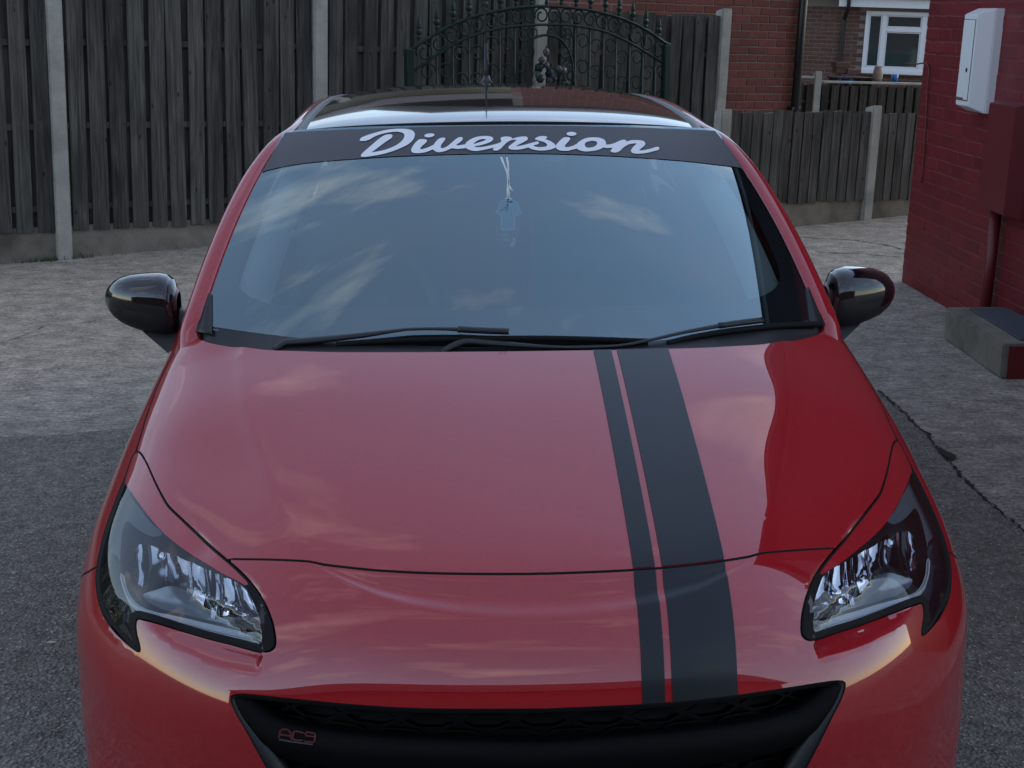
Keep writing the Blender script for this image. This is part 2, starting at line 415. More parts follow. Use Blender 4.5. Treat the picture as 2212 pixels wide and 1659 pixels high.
class Caster:
    """ray caster on the half surface (x>=0), optionally sunk below it"""
    def __init__(s, fn, nu=200, nv=110, umax=13.0):
        s.us = np.linspace(0, umax, nu); s.vs = np.linspace(0, NV, nv)
        U, V_ = np.meshgrid(s.us, s.vs, indexing='ij'); s.uv = np.stack([U.ravel(), V_.ravel()], 1)
        P = fn(s.uv); s.P = P; F = []
        for (a, b, c, d) in grid_faces(nu, nv): F += [(a, b, c), (a, c, d)]
        s.F = F; s.t = BVHTree.FromPolygons([Vector(p) for p in P], F)
    def cast(s, o, d):
        loc, n, i, dist = s.t.ray_cast(Vector(o), Vector(d))
        if loc is None: return None
        a, b, c = (s.P[k] for k in s.F[i]); q = np.array(loc)
        v0, v1, v2 = b - a, c - a, q - a
        A = np.array([[v0@v0, v0@v1], [v0@v1, v1@v1]]); w = np.linalg.solve(A, [v2@v0, v2@v1])
        k = s.F[i]; return s.uv[k[0]]*(1 - w[0] - w[1]) + s.uv[k[1]]*w[0] + s.uv[k[2]]*w[1]
    def px(s, pts):
        """photo pixels (either side of the car) -> (u,v) on the half surface"""
        out = []
        for x, y in pts:
            d = ray(x, y); o = CAM.copy()
            r = s.cast(o, d)
            if r is None or (CAM + d*3)[0] < 0:
                r = s.cast(o*[-1, 1, 1], d*[-1, 1, 1])
            if r is None:                       # just past the silhouette: nearest surface point to the ray
                o2, d2 = o*[-1, 1, 1], d*[-1, 1, 1]
                q = s.P - o2; tt = q@d2; dist = np.linalg.norm(q - tt[:, None]*d2, axis=1)
                r = s.uv[int(np.argmin(dist + .004*tt))]
            out.append(r)
        return np.array(out)
def crop(pts, ox, oy, k): return [(ox + k*x, oy + k*y) for x, y in pts]
C5 = (137.2, 905.2, .3472); C7 = (438.9, 1426.4, .3472); C0 = (0, 493.7, .3348)
LAMP_PX = crop([(455,203),(480,212),(520,280),(560,370),(600,450),(650,535),(720,605),(800,680),(880,755),(950,820),(1010,870),(1080,930),(1150,1000),(1210,1080),(1255,1160),(1290,1250),(1308,1330),(1312,1400),(1290,1435),(1240,1445),(1150,1430),(1040,1400),(900,1365),(780,1330),(650,1290),(560,1262),(500,1248),(462,1240),(448,1270),(452,1330),(465,1380),(475,1430),(468,1447),(440,1432),(370,1370),(300,1295),(250,1220),(222,1140),(208,1060),(203,980),(215,880),(240,760),(280,630),(320,520),(355,430),(380,370),(405,300),(430,230)], *C5)
SCOOP_PX = crop([(1040,895),(1120,955),(1200,1040),(1290,1170),(1350,1280),(1390,1400),(1395,1490),(1370,1555),(1310,1588),(1200,1578),(1050,1545),(900,1500),(780,1450),(650,1385),(550,1315),(475,1252)], *C5)
SHUT_PX = [(1106+44,1240),(1080,1240),(1000,1239.5),(900,1237),(800,1231),(740,1224.5),(700,1219.5),(685.8,1216.5),(658,1212),(588.6,1209),(536.5,1208),(497,1207.5)]
SMILE_PX = [(1152,1337),(1100,1336.5),(1000,1329),(900,1312),(820,1290),(760,1264),(715,1240),(690,1220)]
CREASE_PX = [(520,770),(523,800),(528,860),(546,940),(572,1012),(604,1085),(640,1160),(660,1205)]
REAR_PX = [(1112,757.5),(1000,758.5),(900,759.5),(740,759.5),(640,757),(569,754),(485,746),(445,737),(416,724)]
SIDE_PX = [(416,724),(396,741),(374,766),(352,808),(327,868),(308,928),(294,974)]
GRILLE_PX = [(1158,1530.5),(1029,1530.5),(873,1528),(751,1520),(647,1510),(560,1501),(520,1498),(503,1500),(497,1508),(505,1534),(529,1576),(553.5,1621),(575,1659),(610,1722),(640,1775),(665,1795),(720,1806),(900,1822),(1161,1830)]
def build_features():
    for it in range(3):
        C = Caster(surf)
        lamp = C.px(LAMP_PX); scp = C.px(SCOOP_PX); shut = C.px(SHUT_PX); smile = C.px(SMILE_PX); cre = C.px(CREASE_PX)
        shut[0][1] = 0; smile[0][1] = 0
        m2 = np.array([SU, SV])
        D = {}
        D['lamp'] = lamp*m2
        D['scoop'] = base_eval(*catmull(scp, 4).T)
        low = lamp[10:29]; D['lamp_low'] = base_eval(*low.T)
        back = np.array([lamp[28], .5*(lamp[26] + lamp[6]), .5*(lamp[22] + lamp[9]), lamp[11]])
        D['scoop_poly'] = np.vstack([scp, back])*m2
        D['shut'] = base_eval(*shut.T); D['smile'] = base_eval(*smile.T)
        D['shut_uv'] = (shut[:, 1], shut[:, 0]); D['smile_uv'] = (smile[:, 1], smile[:, 0])
        cp = surf(cre); o = np.argsort(cp[:, 1]); D['crease'] = (cp[o, 1], cp[o, 0])
        DISP.clear(); DISP.update(D)
    return Caster(surf)
BODY = build_features()
M2 = np.array([SU, SV])
def arch_uv(yc, zc, rad, a0, a1, n=40):
    out = []
    C = Caster(surf, 260, 70, NU)
    for q in np.linspace(a0, a1, n):
        r = C.cast((2, yc + rad*math.cos(q), zc + rad*math.sin(q)), (-1, 0, 0))
        if r is not None: out.append(r)
    return np.array(out)
def offset_poly(P, d):
    """move a closed outline inwards by d (scalar or per point)"""
    P = np.asarray(P); T = np.roll(P, -1, 0) - np.roll(P, 1, 0); T /= np.linalg.norm(T, axis=1)[:, None] + 1e-12
    ar = .5*np.sum(P[:, 0]*np.roll(P[:, 1], -1) - P[:, 1]*np.roll(P[:, 0], -1))
    N = np.stack([-T[:, 1], T[:, 0]], 1)*(1 if ar > 0 else -1)
    return P + N*(d[:, None] if hasattr(d, '__len__') else d)
def dense(P, h):
    out = []
    for a, b in zip(P, np.roll(P, -1, 0)):
        n = max(1, int(np.linalg.norm(b - a)/h + .5)); out += [a + (b - a)*k/n for k in range(n)]
    return np.array(out)
def panel(name, outer, holes, mat, parent, h=.014, lift=0.0, side='both', flange=.012, lines=()):
    """a trimmed piece of the body surface; outer/holes in metric (u,v); side: both (mirrored & welded), left (-x), right (+x)"""
    outer = dense(outer, h)
    P2, T = cdt_fill([outer], holes, h, lines)
    uv = P2/M2; P = surf(uv); N = surf_n(uv); P = P + N*lift
    cen = np.abs(uv[:, 1]) < 1e-4
    if side == 'both': P[cen, 0] = 0; N[cen, 0] = 0
    V = list(P); F = [tuple(t) for t in T]; NN = list(N)
    # orientation: make faces agree with the outward normal
    t0 = T[len(T)//2]; fn = np.cross(P[t0[1]] - P[t0[0]], P[t0[2]] - P[t0[0]])
    if fn@N[t0[0]] < 0: F = [f[::-1] for f in F]
    nsf = len(F)
    if flange:
        mp = {}
        for a, b in boundary_loops(F):
            if side == 'both' and cen[a] and cen[b]: continue
            for k in (a, b):
                if k not in mp:
                    mp[k] = (len(V), len(V) + 1); V.append(P[k] - N[k]*.0015*0); NN.append(N[k]); V.append(P[k] - N[k]*flange); NN.append(N[k])
            F.append((b, a, mp[a][1], mp[b][1]))
    V = np.array(V); NN = np.array(NN); mi = [0]*nsf + [1]*(len(F) - nsf); mi = mi*2 if side == 'both' else mi
    if side == 'right': pass
    elif side == 'left': V = V*[-1, 1, 1]; NN = NN*[-1, 1, 1]; F = [f[::-1] for f in F]
    else:
        n = len(V); keep = np.arange(n); idx = np.arange(n) + n
        cc = np.where(np.abs(V[:, 0]) < 1e-6)[0]; idx[cc] = cc
        V = np.vstack([V, V*[-1, 1, 1]]); NN = np.vstack([NN, NN*[-1, 1, 1]])
        F = F + [tuple(int(idx[k]) for k in f[::-1]) for f in F]
    used = sorted({k for f in F for k in f}); mp2 = {k: i for i, k in enumerate(used)}
    F = [tuple(mp2[k] for k in f) for f in F]
    o = mesh_obj(name, V[used], F, mat, parent, True, NN[used])
    o.data.materials.append(MATS['void_black']); o.data.polygons.foreach_set('material_index', mi); return o
car = empty('hatchback_car', (0, 0, 0))
tag(car, 'red hatchback with black bonnet stripes and white script on its sun strip', 'car')
lampU = catmull(BODY.px(LAMP_PX), 3, True)*M2
lampU = resample(lampU, .006, True)
shutU = resample(np.vstack([catmull(np.vstack([[BODY.px(SHUT_PX[:1])[0][0], 0], BODY.px(SHUT_PX[1:])]), 4)])*M2, .008)
rear = BODY.px(REAR_PX); rear[0][1] = 0
rearU = resample(catmull(rear, 4)*M2, .01)
side_uv = BODY.px(SIDE_PX)
sideU = resample(catmull(side_uv, 4)*M2, .01)
grl = BODY.px(GRILLE_PX); grl[0][1] = 0; grl[-1][1] = 0
grilleU = resample(catmull(grl, 4)*M2, .008)
arch_f = arch_uv(.83, .30, .345, math.radians(195), math.radians(-15))*M2
arch_r = arch_uv(3.34, .30, .345, math.radians(200), math.radians(-20))*M2
GAP = .0026
def near(P, q): return int(np.argmin(np.linalg.norm(P - q, axis=1)))
iF, iE = near(lampU, shutU[-1]), near(lampU, sideU[-1])
def lamp_path(i, j):
    """the shorter way... walked in outline order from i to j"""
    n = len(lampU); return np.array([lampU[k % n] for k in range(i, j + (n if j < i else 0) + 1)])
up = lamp_path(iE, iF)                       # tip -> along upper edge -> F
hood_out = np.vstack([shutU[:-1], up[::-1], sideU[::-1][1:], rearU[::-1][1:]])
hood_in = offset_poly(hood_out, GAP); 
cmask = hood_out[:, 1] < 1e-6; hood_in[cmask, 1] = 0
hood_in[0, 0] = hood_in[2, 0]; hood_in[-1, 0] = hood_in[-2, 0]; hood_in[:, 1] = np.maximum(hood_in[:, 1], 0); hood_in = hood_in[np.r_[True, np.linalg.norm(np.diff(hood_in, axis=0), axis=1) > 1e-4]]
creU = resample(catmull(BODY.px(CREASE_PX), 4)*M2, .012); creU = [creU, creU + [0, .014], creU - [0, .014]]
smlU = BODY.px(SMILE_PX); smlU[0][1] = 0; smlU = resample(catmull(smlU, 4)*M2, .012); smlU = [smlU + [k_*.006, 0] for k_ in (-1, 0, 1, 2, 3)]
bonnet = panel('bonnet', hood_in, [], 'red_paint', car, .013, lines=creU)
# joint between bumper and wing: lamp outer edge to the arch
joint = BODY.px([(207.5,1226),(190,1236),(176,1247)])
jU = np.vstack([joint*M2, arch_f[near(arch_f, joint[-1]*M2 + [0.0, .05])]])
iJ = near(lampU, jU[0]); jU[0] = lampU[iJ]
ia = near(arch_f, jU[-1])
# arch_f is ordered from rear-bottom (195 deg => y small?) ; split by the joint point
lo_arch = arch_f[ia:] if arch_f[-1][0] < arch_f[0][0] else arch_f[:ia+1][::-1]
hi_arch = arch_f[:ia+1][::-1] if arch_f[-1][0] < arch_f[0][0] else arch_f[ia:]
low_lamp = lamp_path(iF, iJ)                 # F -> inner/bottom -> spike -> outer edge to the joint
bot_v = lo_arch[-1]
bottom = np.array([[0.0, v] for v in np.linspace(bot_v[1], 0, 30)])
bump_out = np.vstack([shutU, low_lamp[1:], jU[1:], lo_arch[1:], bottom])
bump_in = offset_poly(bump_out, GAP); bump_in[bump_out[:, 1] < 1e-6, 1] = 0; bump_in = np.maximum(bump_in, 0)
gr_hole = np.vstack([grilleU, [[grilleU[-1][0], -.02], [grilleU[0][0], -.02]]])
# fold the grille opening into the bumper outline along the centre line
b0 = bump_in[~((bump_in[:, 1] < 1e-6))]
top_c = np.array([[bump_in[2][0], 0.0]])
bump_fold = np.vstack([top_c, b0, [[0.0, 0.0]], grilleU[::-1]])
bump_fold = bump_fold[np.r_[True, np.linalg.norm(np.diff(bump_fold, axis=0), axis=1) > 5e-4]]
bumper = panel('front_bumper', bump_fold, [], 'red_paint', car, .009, lines=smlU + [resample(catmull(BODY.px(SCOOP_PX), 4)*M2, .010)])
# ---- wings (front fenders), body sides
iB = near(rearU, sideU[0])
pill = BODY.px([(416,724)])[0]
door_u = 13.0*SU
# top edge of the wing behind the bonnet corner: runs under the screen pillar to the door line
wing_top = np.array([sideU[0], [12.0*SU, 5.15*SV], [12.9*SU, 5.3*SV]])
wing_top = resample(catmull(wing_top, 5), .012)
def arch_split():
    return hi_arch
rear_end = hi_arch[-1]
wing_out = np.vstack([sideU[::-1],                     # lamp tip -> bonnet corner
                      wing_top[1:],                     # -> door line top
                      resample(np.array([wing_top[-1], [12.9*SU, 7.9*SV]]), .012)[1:],
                      [[max(rear_end[0], 11.2*SU), 7.9*SV]],
                      hi_arch[::-1][(1 if True else 0):],
                      jU[::-1][1:],
                      lamp_path(iJ, iE)[1:-1]])
wing_in = offset_poly(wing_out, GAP)
for s_ in ('left', 'right'):
    panel('front_wing', wing_in, [], 'red_paint', car, .016, side=s_)
belt = np.array([[u*SU, 5.35*SV] for u in np.linspace(12.94, 19, 40)])
sill = np.array([[u*SU, 7.97*SV] for u in np.linspace(19, 12.94, 60)])
ra = arch_r if arch_r[0][0] > arch_r[-1][0] else arch_r[::-1]
sill_a = sill[sill[:, 0] > ra[0][0] + .01]; sill_b = sill[sill[:, 0] < ra[-1][0] - .01]
side_out = np.vstack([belt, sill_a, ra, sill_b])
for s_ in ('left', 'right'):
    panel('body_side', side_out, [], 'red_paint', car, .035, side=s_, flange=.02)
# dark inner skin under every joint
for s_ in ('both',):
    inner = np.vstack([[[3.55*SU, 0]], [[3.55*SU, 2.6*SV], [2.0*SU, 3.6*SV], [1.0*SU, 4.4*SV], [0.6*SU, 6.0*SV], [3.6*SU, 6.9*SV], [6.0*SU, 6.9*SV], [9*SU, 6.9*SV], [12.8*SU, 7.4*SV], [12.8*SU, 5.2*SV], [11.2*SU, 5.0*SV], [10.0*SU, 3.5*SV], [9.6*SU, 0]]])
    inner = resample(inner, .02, True); inner[:, 1] = np.maximum(inner[:, 1], 0)
    ib = offset_poly(lampU, -.004)
    panel('inner_skin', inner, [ib], 'void_black', car, .03, lift=-.014, flange=0)
# ---- bonnet stripes (vinyl, image-right side only)
def stripe(x0, x1, curves, name, parent):
    """strip of the panel surface between two lengthwise planes x=x0 and x=x1"""
    us = np.linspace(curves[0], curves[1], 70)
    def v_at(u, x):
        lo, hi = np.zeros_like(u), np.full_like(u, 4.0)
        for _ in range(40):
            mid = (lo + hi)/2; X = surf(np.stack([u, mid], 1))[:, 0]
            lo = np.where(X < x, mid, lo); hi = np.where(X < x, hi, mid)
        return (lo + hi)/2
    return us, v_at
def build_stripe(x0, x1, region, holes, name, parent):
    us = np.linspace(0, 11.5, 160)
    _, v_at = stripe(0, 0, (0, 1), '', None)
    a, b = v_at(us, x0), v_at(us, x1)
    cols = 7; uvs = []
    P2 = [np.stack([us, a + (b - a)*k/(cols - 1)], 1) for k in range(cols)]
    # clip in u by the panel outline, column by column
    out = []
    for p in P2:
        k = inside(region, p*M2); kk = np.where(k)[0]; g = np.where(np.diff(kk) > 1)[0]; kk = kk[g[-1] + 1:] if len(g) else kk
        u0, u1 = None, None
        # bisect the two ends
        def edge(i, j, p=p):
            A, B = p[i].copy(), p[j].copy()
            for _ in range(20):
                M = (A + B)/2
                if inside(region, (M*M2)[None])[0]: A = M
                else: B = M
            return A
        lo = edge(kk[0], max(kk[0]-1, 0)); hi = edge(kk[-1], min(kk[-1]+1, len(p)-1))
        u = np.linspace(lo[0] + .004, hi[0] - .004, 80); v = np.interp(u, p[:, 0], p[:, 1]); out.append(np.stack([u, v], 1))
    uv = np.stack(out, 1).reshape(-1, 2)
    P = surf(uv) + surf_n(uv)*.0018
    F = [f[::-1] for f in grid_faces(80, cols)]
    fn = np.cross(P[F[0][1]] - P[F[0][0]], P[F[0][2]] - P[F[0][0]])
    if fn@surf_n(uv[:1])[0] < 0: F = [f[::-1] for f in F]
    return mesh_obj(name, P, F, 'stripe_vinyl', parent, True, surf_n(uv))
for x0, x1 in ((.156, .193), (.2050, .314)):
    build_stripe(x0, x1, hood_in, [], 'stripe', bonnet)
    build_stripe(x0, x1, bump_fold, [], 'stripe', bumper)

# ---- headlamps
def metric(pxs, caster=None): return (caster or BODY).px(pxs)*M2
def sunk(depth): return lambda uv: surf(uv) - surf_n(uv)*depth
EYELID_PX = crop([(452,212),(478,222),(516,285),(556,376),(594,456),(644,545),(714,616),(794,692),(872,767),(942,832),(1002,882),(1070,942),(1138,1010),(1150,1032),(1132,1036),(1080,1008),(980,957),(870,890),(760,820),(650,735),(560,640),(490,550),(440,480),(402,424),(386,398),(398,340),(425,262)], *C5)
REFL_PX = crop([(437,930),(445,820),(470,772),(560,792),(700,852),(800,893),(900,938),(1000,978),(1080,1014),(1130,1058),(1180,1130),(1210,1200),(1218,1228),(1090,1222),(1000,1218),(930,1246),(905,1205),(850,1140),(780,1075),(720,1043),(650,1035),(560,1063),(490,1082),(455,1010)], *C5)
BOWL_PX = crop([(495,1092),(560,1068),(650,1040),(720,1048),(780,1080),(850,1145),(905,1210),(930,1250),(1000,1222),(1100,1226),(1222,1232),(1232,1320),(1150,1302),(1000,1272),(850,1240),(700,1205),(600,1178),(530,1140)], *C5)
DRL_PX = crop([(362,962),(385,985),(402,1055),(432,1115),(482,1165),(560,1198),(700,1228),(850,1262),(1000,1296),(1150,1322),(1228,1336),(1248,1388),(1235,1396),(1100,1368),(950,1338),(800,1303),(650,1258),(540,1228),(470,1198),(420,1155),(393,1095),(372,1020)], *C5)
LINE_PX = crop([(372,985),(392,1060),(418,1118),(460,1166),(520,1200),(620,1232),(740,1268),(880,1304),(1020,1336),(1150,1364),(1240,1388)], *C5)
SMOKE_PX = crop([(395,440),(430,500),(480,560),(550,650),(620,715),(560,735),(480,700),(430,660),(395,640),(370,700),(360,800),(355,900),(345,860),(300,830),(290,780),(310,650),(340,560),(370,480)], *C5)
SIDE_L_PX = crop([(260,900),(300,870),(345,900),(365,1000),(385,1090),(420,1160),(440,1230),(432,1290),(440,1370),(420,1400),(350,1330),(290,1250),(255,1150),(238,1050)], *C5)
n_l = len(lampU); Lc = lampU
w_gas = np.full(n_l, .0105)
for k in range(n_l):
    if seg_dist(lampU[k][None], metric(LAMP_PX[13:29]))[0] < .02: w_gas[k] = .016
w_gas = np.convolve(np.r_[w_gas[-6:], w_gas, w_gas[:6]], np.ones(13)/13, 'valid')
lens_in = offset_poly(lampU, .0012); gas_in = offset_poly(lampU, w_gas)
C45, C20, C60 = Caster(sunk(.045)), Caster(sunk(.018)), Caster(sunk(.055))
def sunk_patch(name, pxs, caster, depth, mat, parent, sgn, h=.008, fn=None):
    out = resample(catmull(caster.px(pxs), 3, True)*M2, .006, True)
    P2, T = cdt_fill([out], [], h); uv = P2/M2
    d = depth if fn is None else depth + fn(P2, out)
    P = surf(uv) - surf_n(uv)*(d[:, None] if hasattr(d, '__len__') else d)
    F = [tuple(t) for t in T]; t0 = T[0]
    if np.cross(P[t0[1]] - P[t0[0]], P[t0[2]] - P[t0[0]])@surf_n(uv[t0[:1]])[0] < 0: F = [f[::-1] for f in F]
    if sgn < 0: P = P*[-1, 1, 1]; F = [f[::-1] for f in F]
    return mesh_obj(name, P, F, mat, parent, True)
def refl_depth(P2, out):
    uv = P2/M2; P = surf(uv); x = P[:, 0]; x0, x1 = x.min(), x.max()
    s = (x - x0)/(x1 - x0)
    e = np.minimum(seg_dist(P2, np.vstack([out, out[:1]]))/.035, 1)
    flute = np.abs(((s*9) % 1) - .5)*2
    two = np.where(s < .42, np.sin(np.clip(s/.42, 0, 1)*math.pi), np.sin(np.clip((s - .42)/.58, 0, 1)*math.pi))
    return .004 + e*.0045*(1 - flute**2) + .022*two*e
def poly_span(poly, x):
    ys = []
    for (a, b), (c, d) in zip(poly, poly[1:] + poly[:1]):
        if (a <= x < c) or (c <= x < a): ys.append(b + (d - b)*(x - a)/(c - a))
    return min(ys), max(ys)
RP_ = [((x - C5[0])/C5[2], (y - C5[1])/C5[2]) for x, y in REFL_PX]; FLUTES = []
cuts_ = [441, 482, 545, 632, 712, 762, 806, 868, 922, 938, 996, 1052, 1118, 1165, 1212]
for k, (xa, xb) in enumerate(zip(cuts_[:-1], cuts_[1:])):
    P_ = []
    for i, x in enumerate(np.linspace(xa, xb, 7)):
        yt, yb = poly_span(RP_, x)
        uv = C20.px(crop([(x, yt + (yb - yt)*f) for f in np.linspace(0, 1, 12)], *C5)); f = np.linspace(0, 1, 12); a = (i/6.0 - .5)*2
        dep = .018 + .006*4*f*(1 - f) + .0010*(1 - a*a) + a*(.0030, -.0022, .0016, -.0030)[k % 4]
        P_.append(surf(uv) - surf_n(uv)*dep[:, None])
    FLUTES.append(np.vstack(P_))
for s_, sg in (('left', -1), ('right', 1)):
    lamp = empty('headlamp'); lamp.parent = car
    lamp['label'] = 'almond headlamp with clear lens, black surround and red eyelid'
    # housing bowl: walls drop from the lens rim to the sunken back
    back = offset_poly(lampU, .004)
    P2, T = cdt_fill([back], [], .012); uv = P2/M2
    dd = np.minimum(seg_dist(P2, np.vstack([back, back[:1]]))/.012, 1)
    P = surf(uv) - surf_n(uv)*(.004 + .046*sstep(dd))[:, None]
    F = [tuple(t) for t in T]
    if np.cross(P[T[0][1]] - P[T[0][0]], P[T[0][2]] - P[T[0][0]])@surf_n(uv[T[0][:1]])[0] < 0: F = [f[::-1] for f in F]
    if sg < 0: P = P*[-1, 1, 1]; F = [f[::-1] for f in F]
    mesh_obj('housing', P, F, 'lamp_dark', lamp, True)
    for fl_ in FLUTES: mesh_obj('reflector', fl_*[sg, 1, 1], grid_faces(7, 12) if sg < 0 else [f[::-1] for f in grid_faces(7, 12)], 'chrome', lamp, True)
    sunk_patch('bowl', BOWL_PX, C20, .018, 'lamp_grey', lamp, sg, .009, lambda P2, o: .02*np.minimum(seg_dist(P2, np.vstack([o, o[:1]]))/.03, 1))
    drl = sunk_patch('daytime_light', DRL_PX, C20, .015, 'drl_white', lamp, sg, .006)
    sunk_patch('side_marker', SMOKE_PX, C20, .016, 'lamp_grey', lamp, sg, .008)
    sunk_patch('indicator_bowl', SIDE_L_PX, C20, .02, 'lamp_smoke', lamp, sg, .008, lambda P2, o: .012*np.minimum(seg_dist(P2, np.vstack([o, o[:1]]))/.02, 1))
    ln = surf(C20.px(LINE_PX)) - surf_n(C20.px(LINE_PX))*.012
    tv, tf = tube_vf(catmull(ln*[sg, 1, 1], 4), .0016, 6); mesh_obj('light_guide', tv, tf, 'white_vinyl', drl)
    # bulbs
    for bx in ((655, 880),):
        c = surf(C45.px(crop([bx], *C5)))[0] - surf_n(C45.px(crop([bx], *C5)))[0]*.030
        bm = bmesh.new(); bmesh.ops.create_uvsphere(bm, u_segments=14, v_segments=10, radius=.013)
        bmesh.ops.scale(bm, vec=(1, 1.5, 1), verts=bm.verts); bmesh.ops.translate(bm, vec=tuple(c*[sg, 1, 1]), verts=bm.verts); bm_obj('bulb', bm, 'chrome', lamp, True)
    eye = resample(catmull(BODY.px(EYELID_PX), 3, True)*M2, .006, True)
    panel('eyelid', eye, [], 'red_paint', lamp, .010, lift=.0008, side=s_, flange=0)
    panel('gasket', lens_in, [gas_in], 'rubber', lamp, .008, lift=.0006, side=s_, flange=.006)
    panel('lens', lens_in, [], 'lens_clear', lamp, .010, lift=-.001, side=s_, flange=0)

# ---- grille: recess, honeycomb, bar
BAR_PX = [(1158,1648),(994,1643),(821,1635),(682,1619),(595,1596.5),(543,1558),(519,1520),(513,1508)]
grille = empty('grille'); grille.parent = car
def grille_poly(d):
    q = grilleU.copy(); full = np.vstack([q, (q*[1, -1])[::-1][1:-1]])
    return offset_poly(full, d)
gp2 = grille_poly(-.003)
P2, T = cdt_fill([gp2], [], .02); uv = P2/M2
def gsurf(uv, dep):
    a = uv.copy(); sg = np.sign(a[:, 1]); sg[sg == 0] = 1; a[:, 1] = np.abs(a[:, 1]); P = surf(a) - base_normal(a[:, 0], a[:, 1])*dep
    P[:, 0] *= sg; return P
Pb = gsurf(uv, .075); F = [tuple(t) for t in T]
if np.cross(Pb[T[0][1]] - Pb[T[0][0]], Pb[T[0][2]] - Pb[T[0][0]])[1] > 0: F = [f[::-1] for f in F]
mesh_obj('backing', Pb, F, 'void_black', grille, True)
wall = np.vstack([gp2, gp2[:1]]); A = gsurf(wall/M2, .004); B = gsurf(wall/M2, .078)
mesh_obj('surround', list(A) + list(B), [(i, i + 1, len(A) + i + 1, len(A) + i) for i in range(len(A) - 1)], 'black_plastic', grille, True)
# rim of black plastic round the opening
rim_i = grille_poly(.012); A = gsurf(np.vstack([gp2, gp2[:1]])/M2, .003); B = gsurf(np.vstack([rim_i, rim_i[:1]])/M2, .010); Cc = gsurf(np.vstack([rim_i, rim_i[:1]])/M2, .03); n = len(A)
mesh_obj('rim', list(A) + list(B) + list(Cc), [(i, i + 1, n + i + 1, n + i) for i in range(n - 1)] + [(n + i, n + i + 1, 2*n + i + 1, 2*n + i) for i in range(n - 1)], 'black_plastic', grille, True)
hexV, hexF = [], []
ch = grille_poly(.006)
cw, chh = .052, .036
for r in range(-2, 16):
    for c in range(-14, 15):
        cu = grilleU[:, 0].min() + r*chh; cv = (c + (.5 if r % 2 else 0))*cw
        ring = np.array([[cu + .019*math.sin(q)*1.0, cv + .0275*math.cos(q)] for q in np.arange(6)*math.pi/3])
        if not inside(ch, np.array([[cu, cv]]))[0]: continue
        inn = np.array([cu, cv]) + (ring - [cu, cv])*.80
        b = len(hexV); hexV += list(gsurf(ring/M2, .042)) + list(gsurf(inn/M2, .042)) + list(gsurf(inn/M2, .062))
        for i in range(6):
            j = (i + 1) % 6; hexF += [(b+i, b+j, b+6+j, b+6+i), (b+6+i, b+6+j, b+12+j, b+12+i)]
mesh_obj('honeycomb', hexV, hexF, 'grille_black', grille, False)
C30 = Caster(sunk(.012)); bar = C30.px(BAR_PX); bar[0][1] = 0
bar = catmull(np.vstack([(bar*[1, -1])[::-1][:-1], bar]), 6)
Pc = gsurf(bar, .022); T_ = np.gradient(Pc, axis=0); T_ /= np.linalg.norm(T_, axis=1)[:, None]
nb = np.abs(bar); Nn = base_normal(nb[:, 0], nb[:, 1]); Nn[:, 0] *= np.sign(bar[:, 1] + 1e-9); Bn = np.cross(Nn, T_)
tt = np.linspace(-1, 1, len(Pc)); wv = .030*(1 - .75*np.abs(tt)**6) + .004
sec = [(-1, -.010), (-.9, .004), (-.5, .013), (0, .017), (.45, .014), (.85, .004), (1, -.012), (.5, -.02), (-.5, -.02)]
rings = [[Pc[i] + Bn[i]*wv[i]*a - Nn[i]*0 + Nn[i]*b for a, b in sec] for i in range(len(Pc))]
V, F = loft(rings); mesh_obj('bar', V, F, 'grille_black', grille, True)
# red letters on the bar: A C 9
def px_on_plane(p, n0, pts): return [plane_pt(x, y, p, n0) for x, y in pts]
LET = {'A': [[(472,483),(480,440),(492,430),(525,430),(545,452),(549,495)], [(478,462),(546,472)]],
       'C': [[(625,452),(575,440),(560,450),(557,486),(566,496),(618,500)]],
       '9': [[(692,475),(640,470),(634,455),(645,448),(690,455),(698,468),(692,505),(685,512),(628,505)]]}
anchor = surf(C30.px([(643,1590)]))[0]*[-1, 1, 1]; nrm = -np.array(ray(643, 1590)); nrm[2] -= .2; nrm /= np.linalg.norm(nrm)
anchor = anchor + np.array([0, -.004, 0])
bv = []
for k, strokes in LET.items():
    for st in strokes:
        pts = px_on_plane(anchor, nrm, crop(st, *C7)); bv.append(tube_vf(np.array(pts), .0016, 6, flat=(1, 1)))
V, F = join_vf(bv); mesh_obj('badge_letters', V, F, 'badge_red', grille, False)
und = px_on_plane(anchor, nrm, crop([(472, 492), (540, 505), (682, 524)], *C7)); V, F = tube_vf(np.array(und), .0014, 6); mesh_obj('badge_base', V, F, 'trim_grey', grille, False)
# ---- windscreen
def ws(s, t):
    """s -1..1 across, t 0..1 bottom to top"""
    s, t = np.asarray(s, float), np.asarray(t, float); a = np.abs(s)
    x = s*((1 - t)*.690 + t*.549 + .012*np.sin(math.pi*t))
    y = (1 - t)*.885 + t*1.545 + ((1 - t)*.165 + t*.115)*a**2.2
    z = (1 - t)*.975 + t*1.397 + .030*4*t*(1 - t)*(1 - .35*a**2) + (1 - t)*.022*a**2 - t*.024*a**2
    return np.stack([x, y, z], -1)
def ws_n(s, t, e=.01):
    n = np.cross(ws(s + e, t) - ws(s - e, t), ws(s, t + e) - ws(s, t - e)); return n/np.linalg.norm(n, axis=-1)[..., None]
ss, ts = np.linspace(-1, 1, 61), np.linspace(0, 1, 43)
S_, T_ = np.meshgrid(ss, ts, indexing='ij'); Pw = ws(S_, T_).reshape(-1, 3)
wF = grid_faces(61, 43)
if np.cross(Pw[wF[0][1]] - Pw[wF[0][0]], Pw[wF[0][2]] - Pw[wF[0][0]])[2] < 0: wF = [f[::-1] for f in wF]
screen = mesh_obj('windscreen', Pw, wF, 'windscreen_glass', car, True)
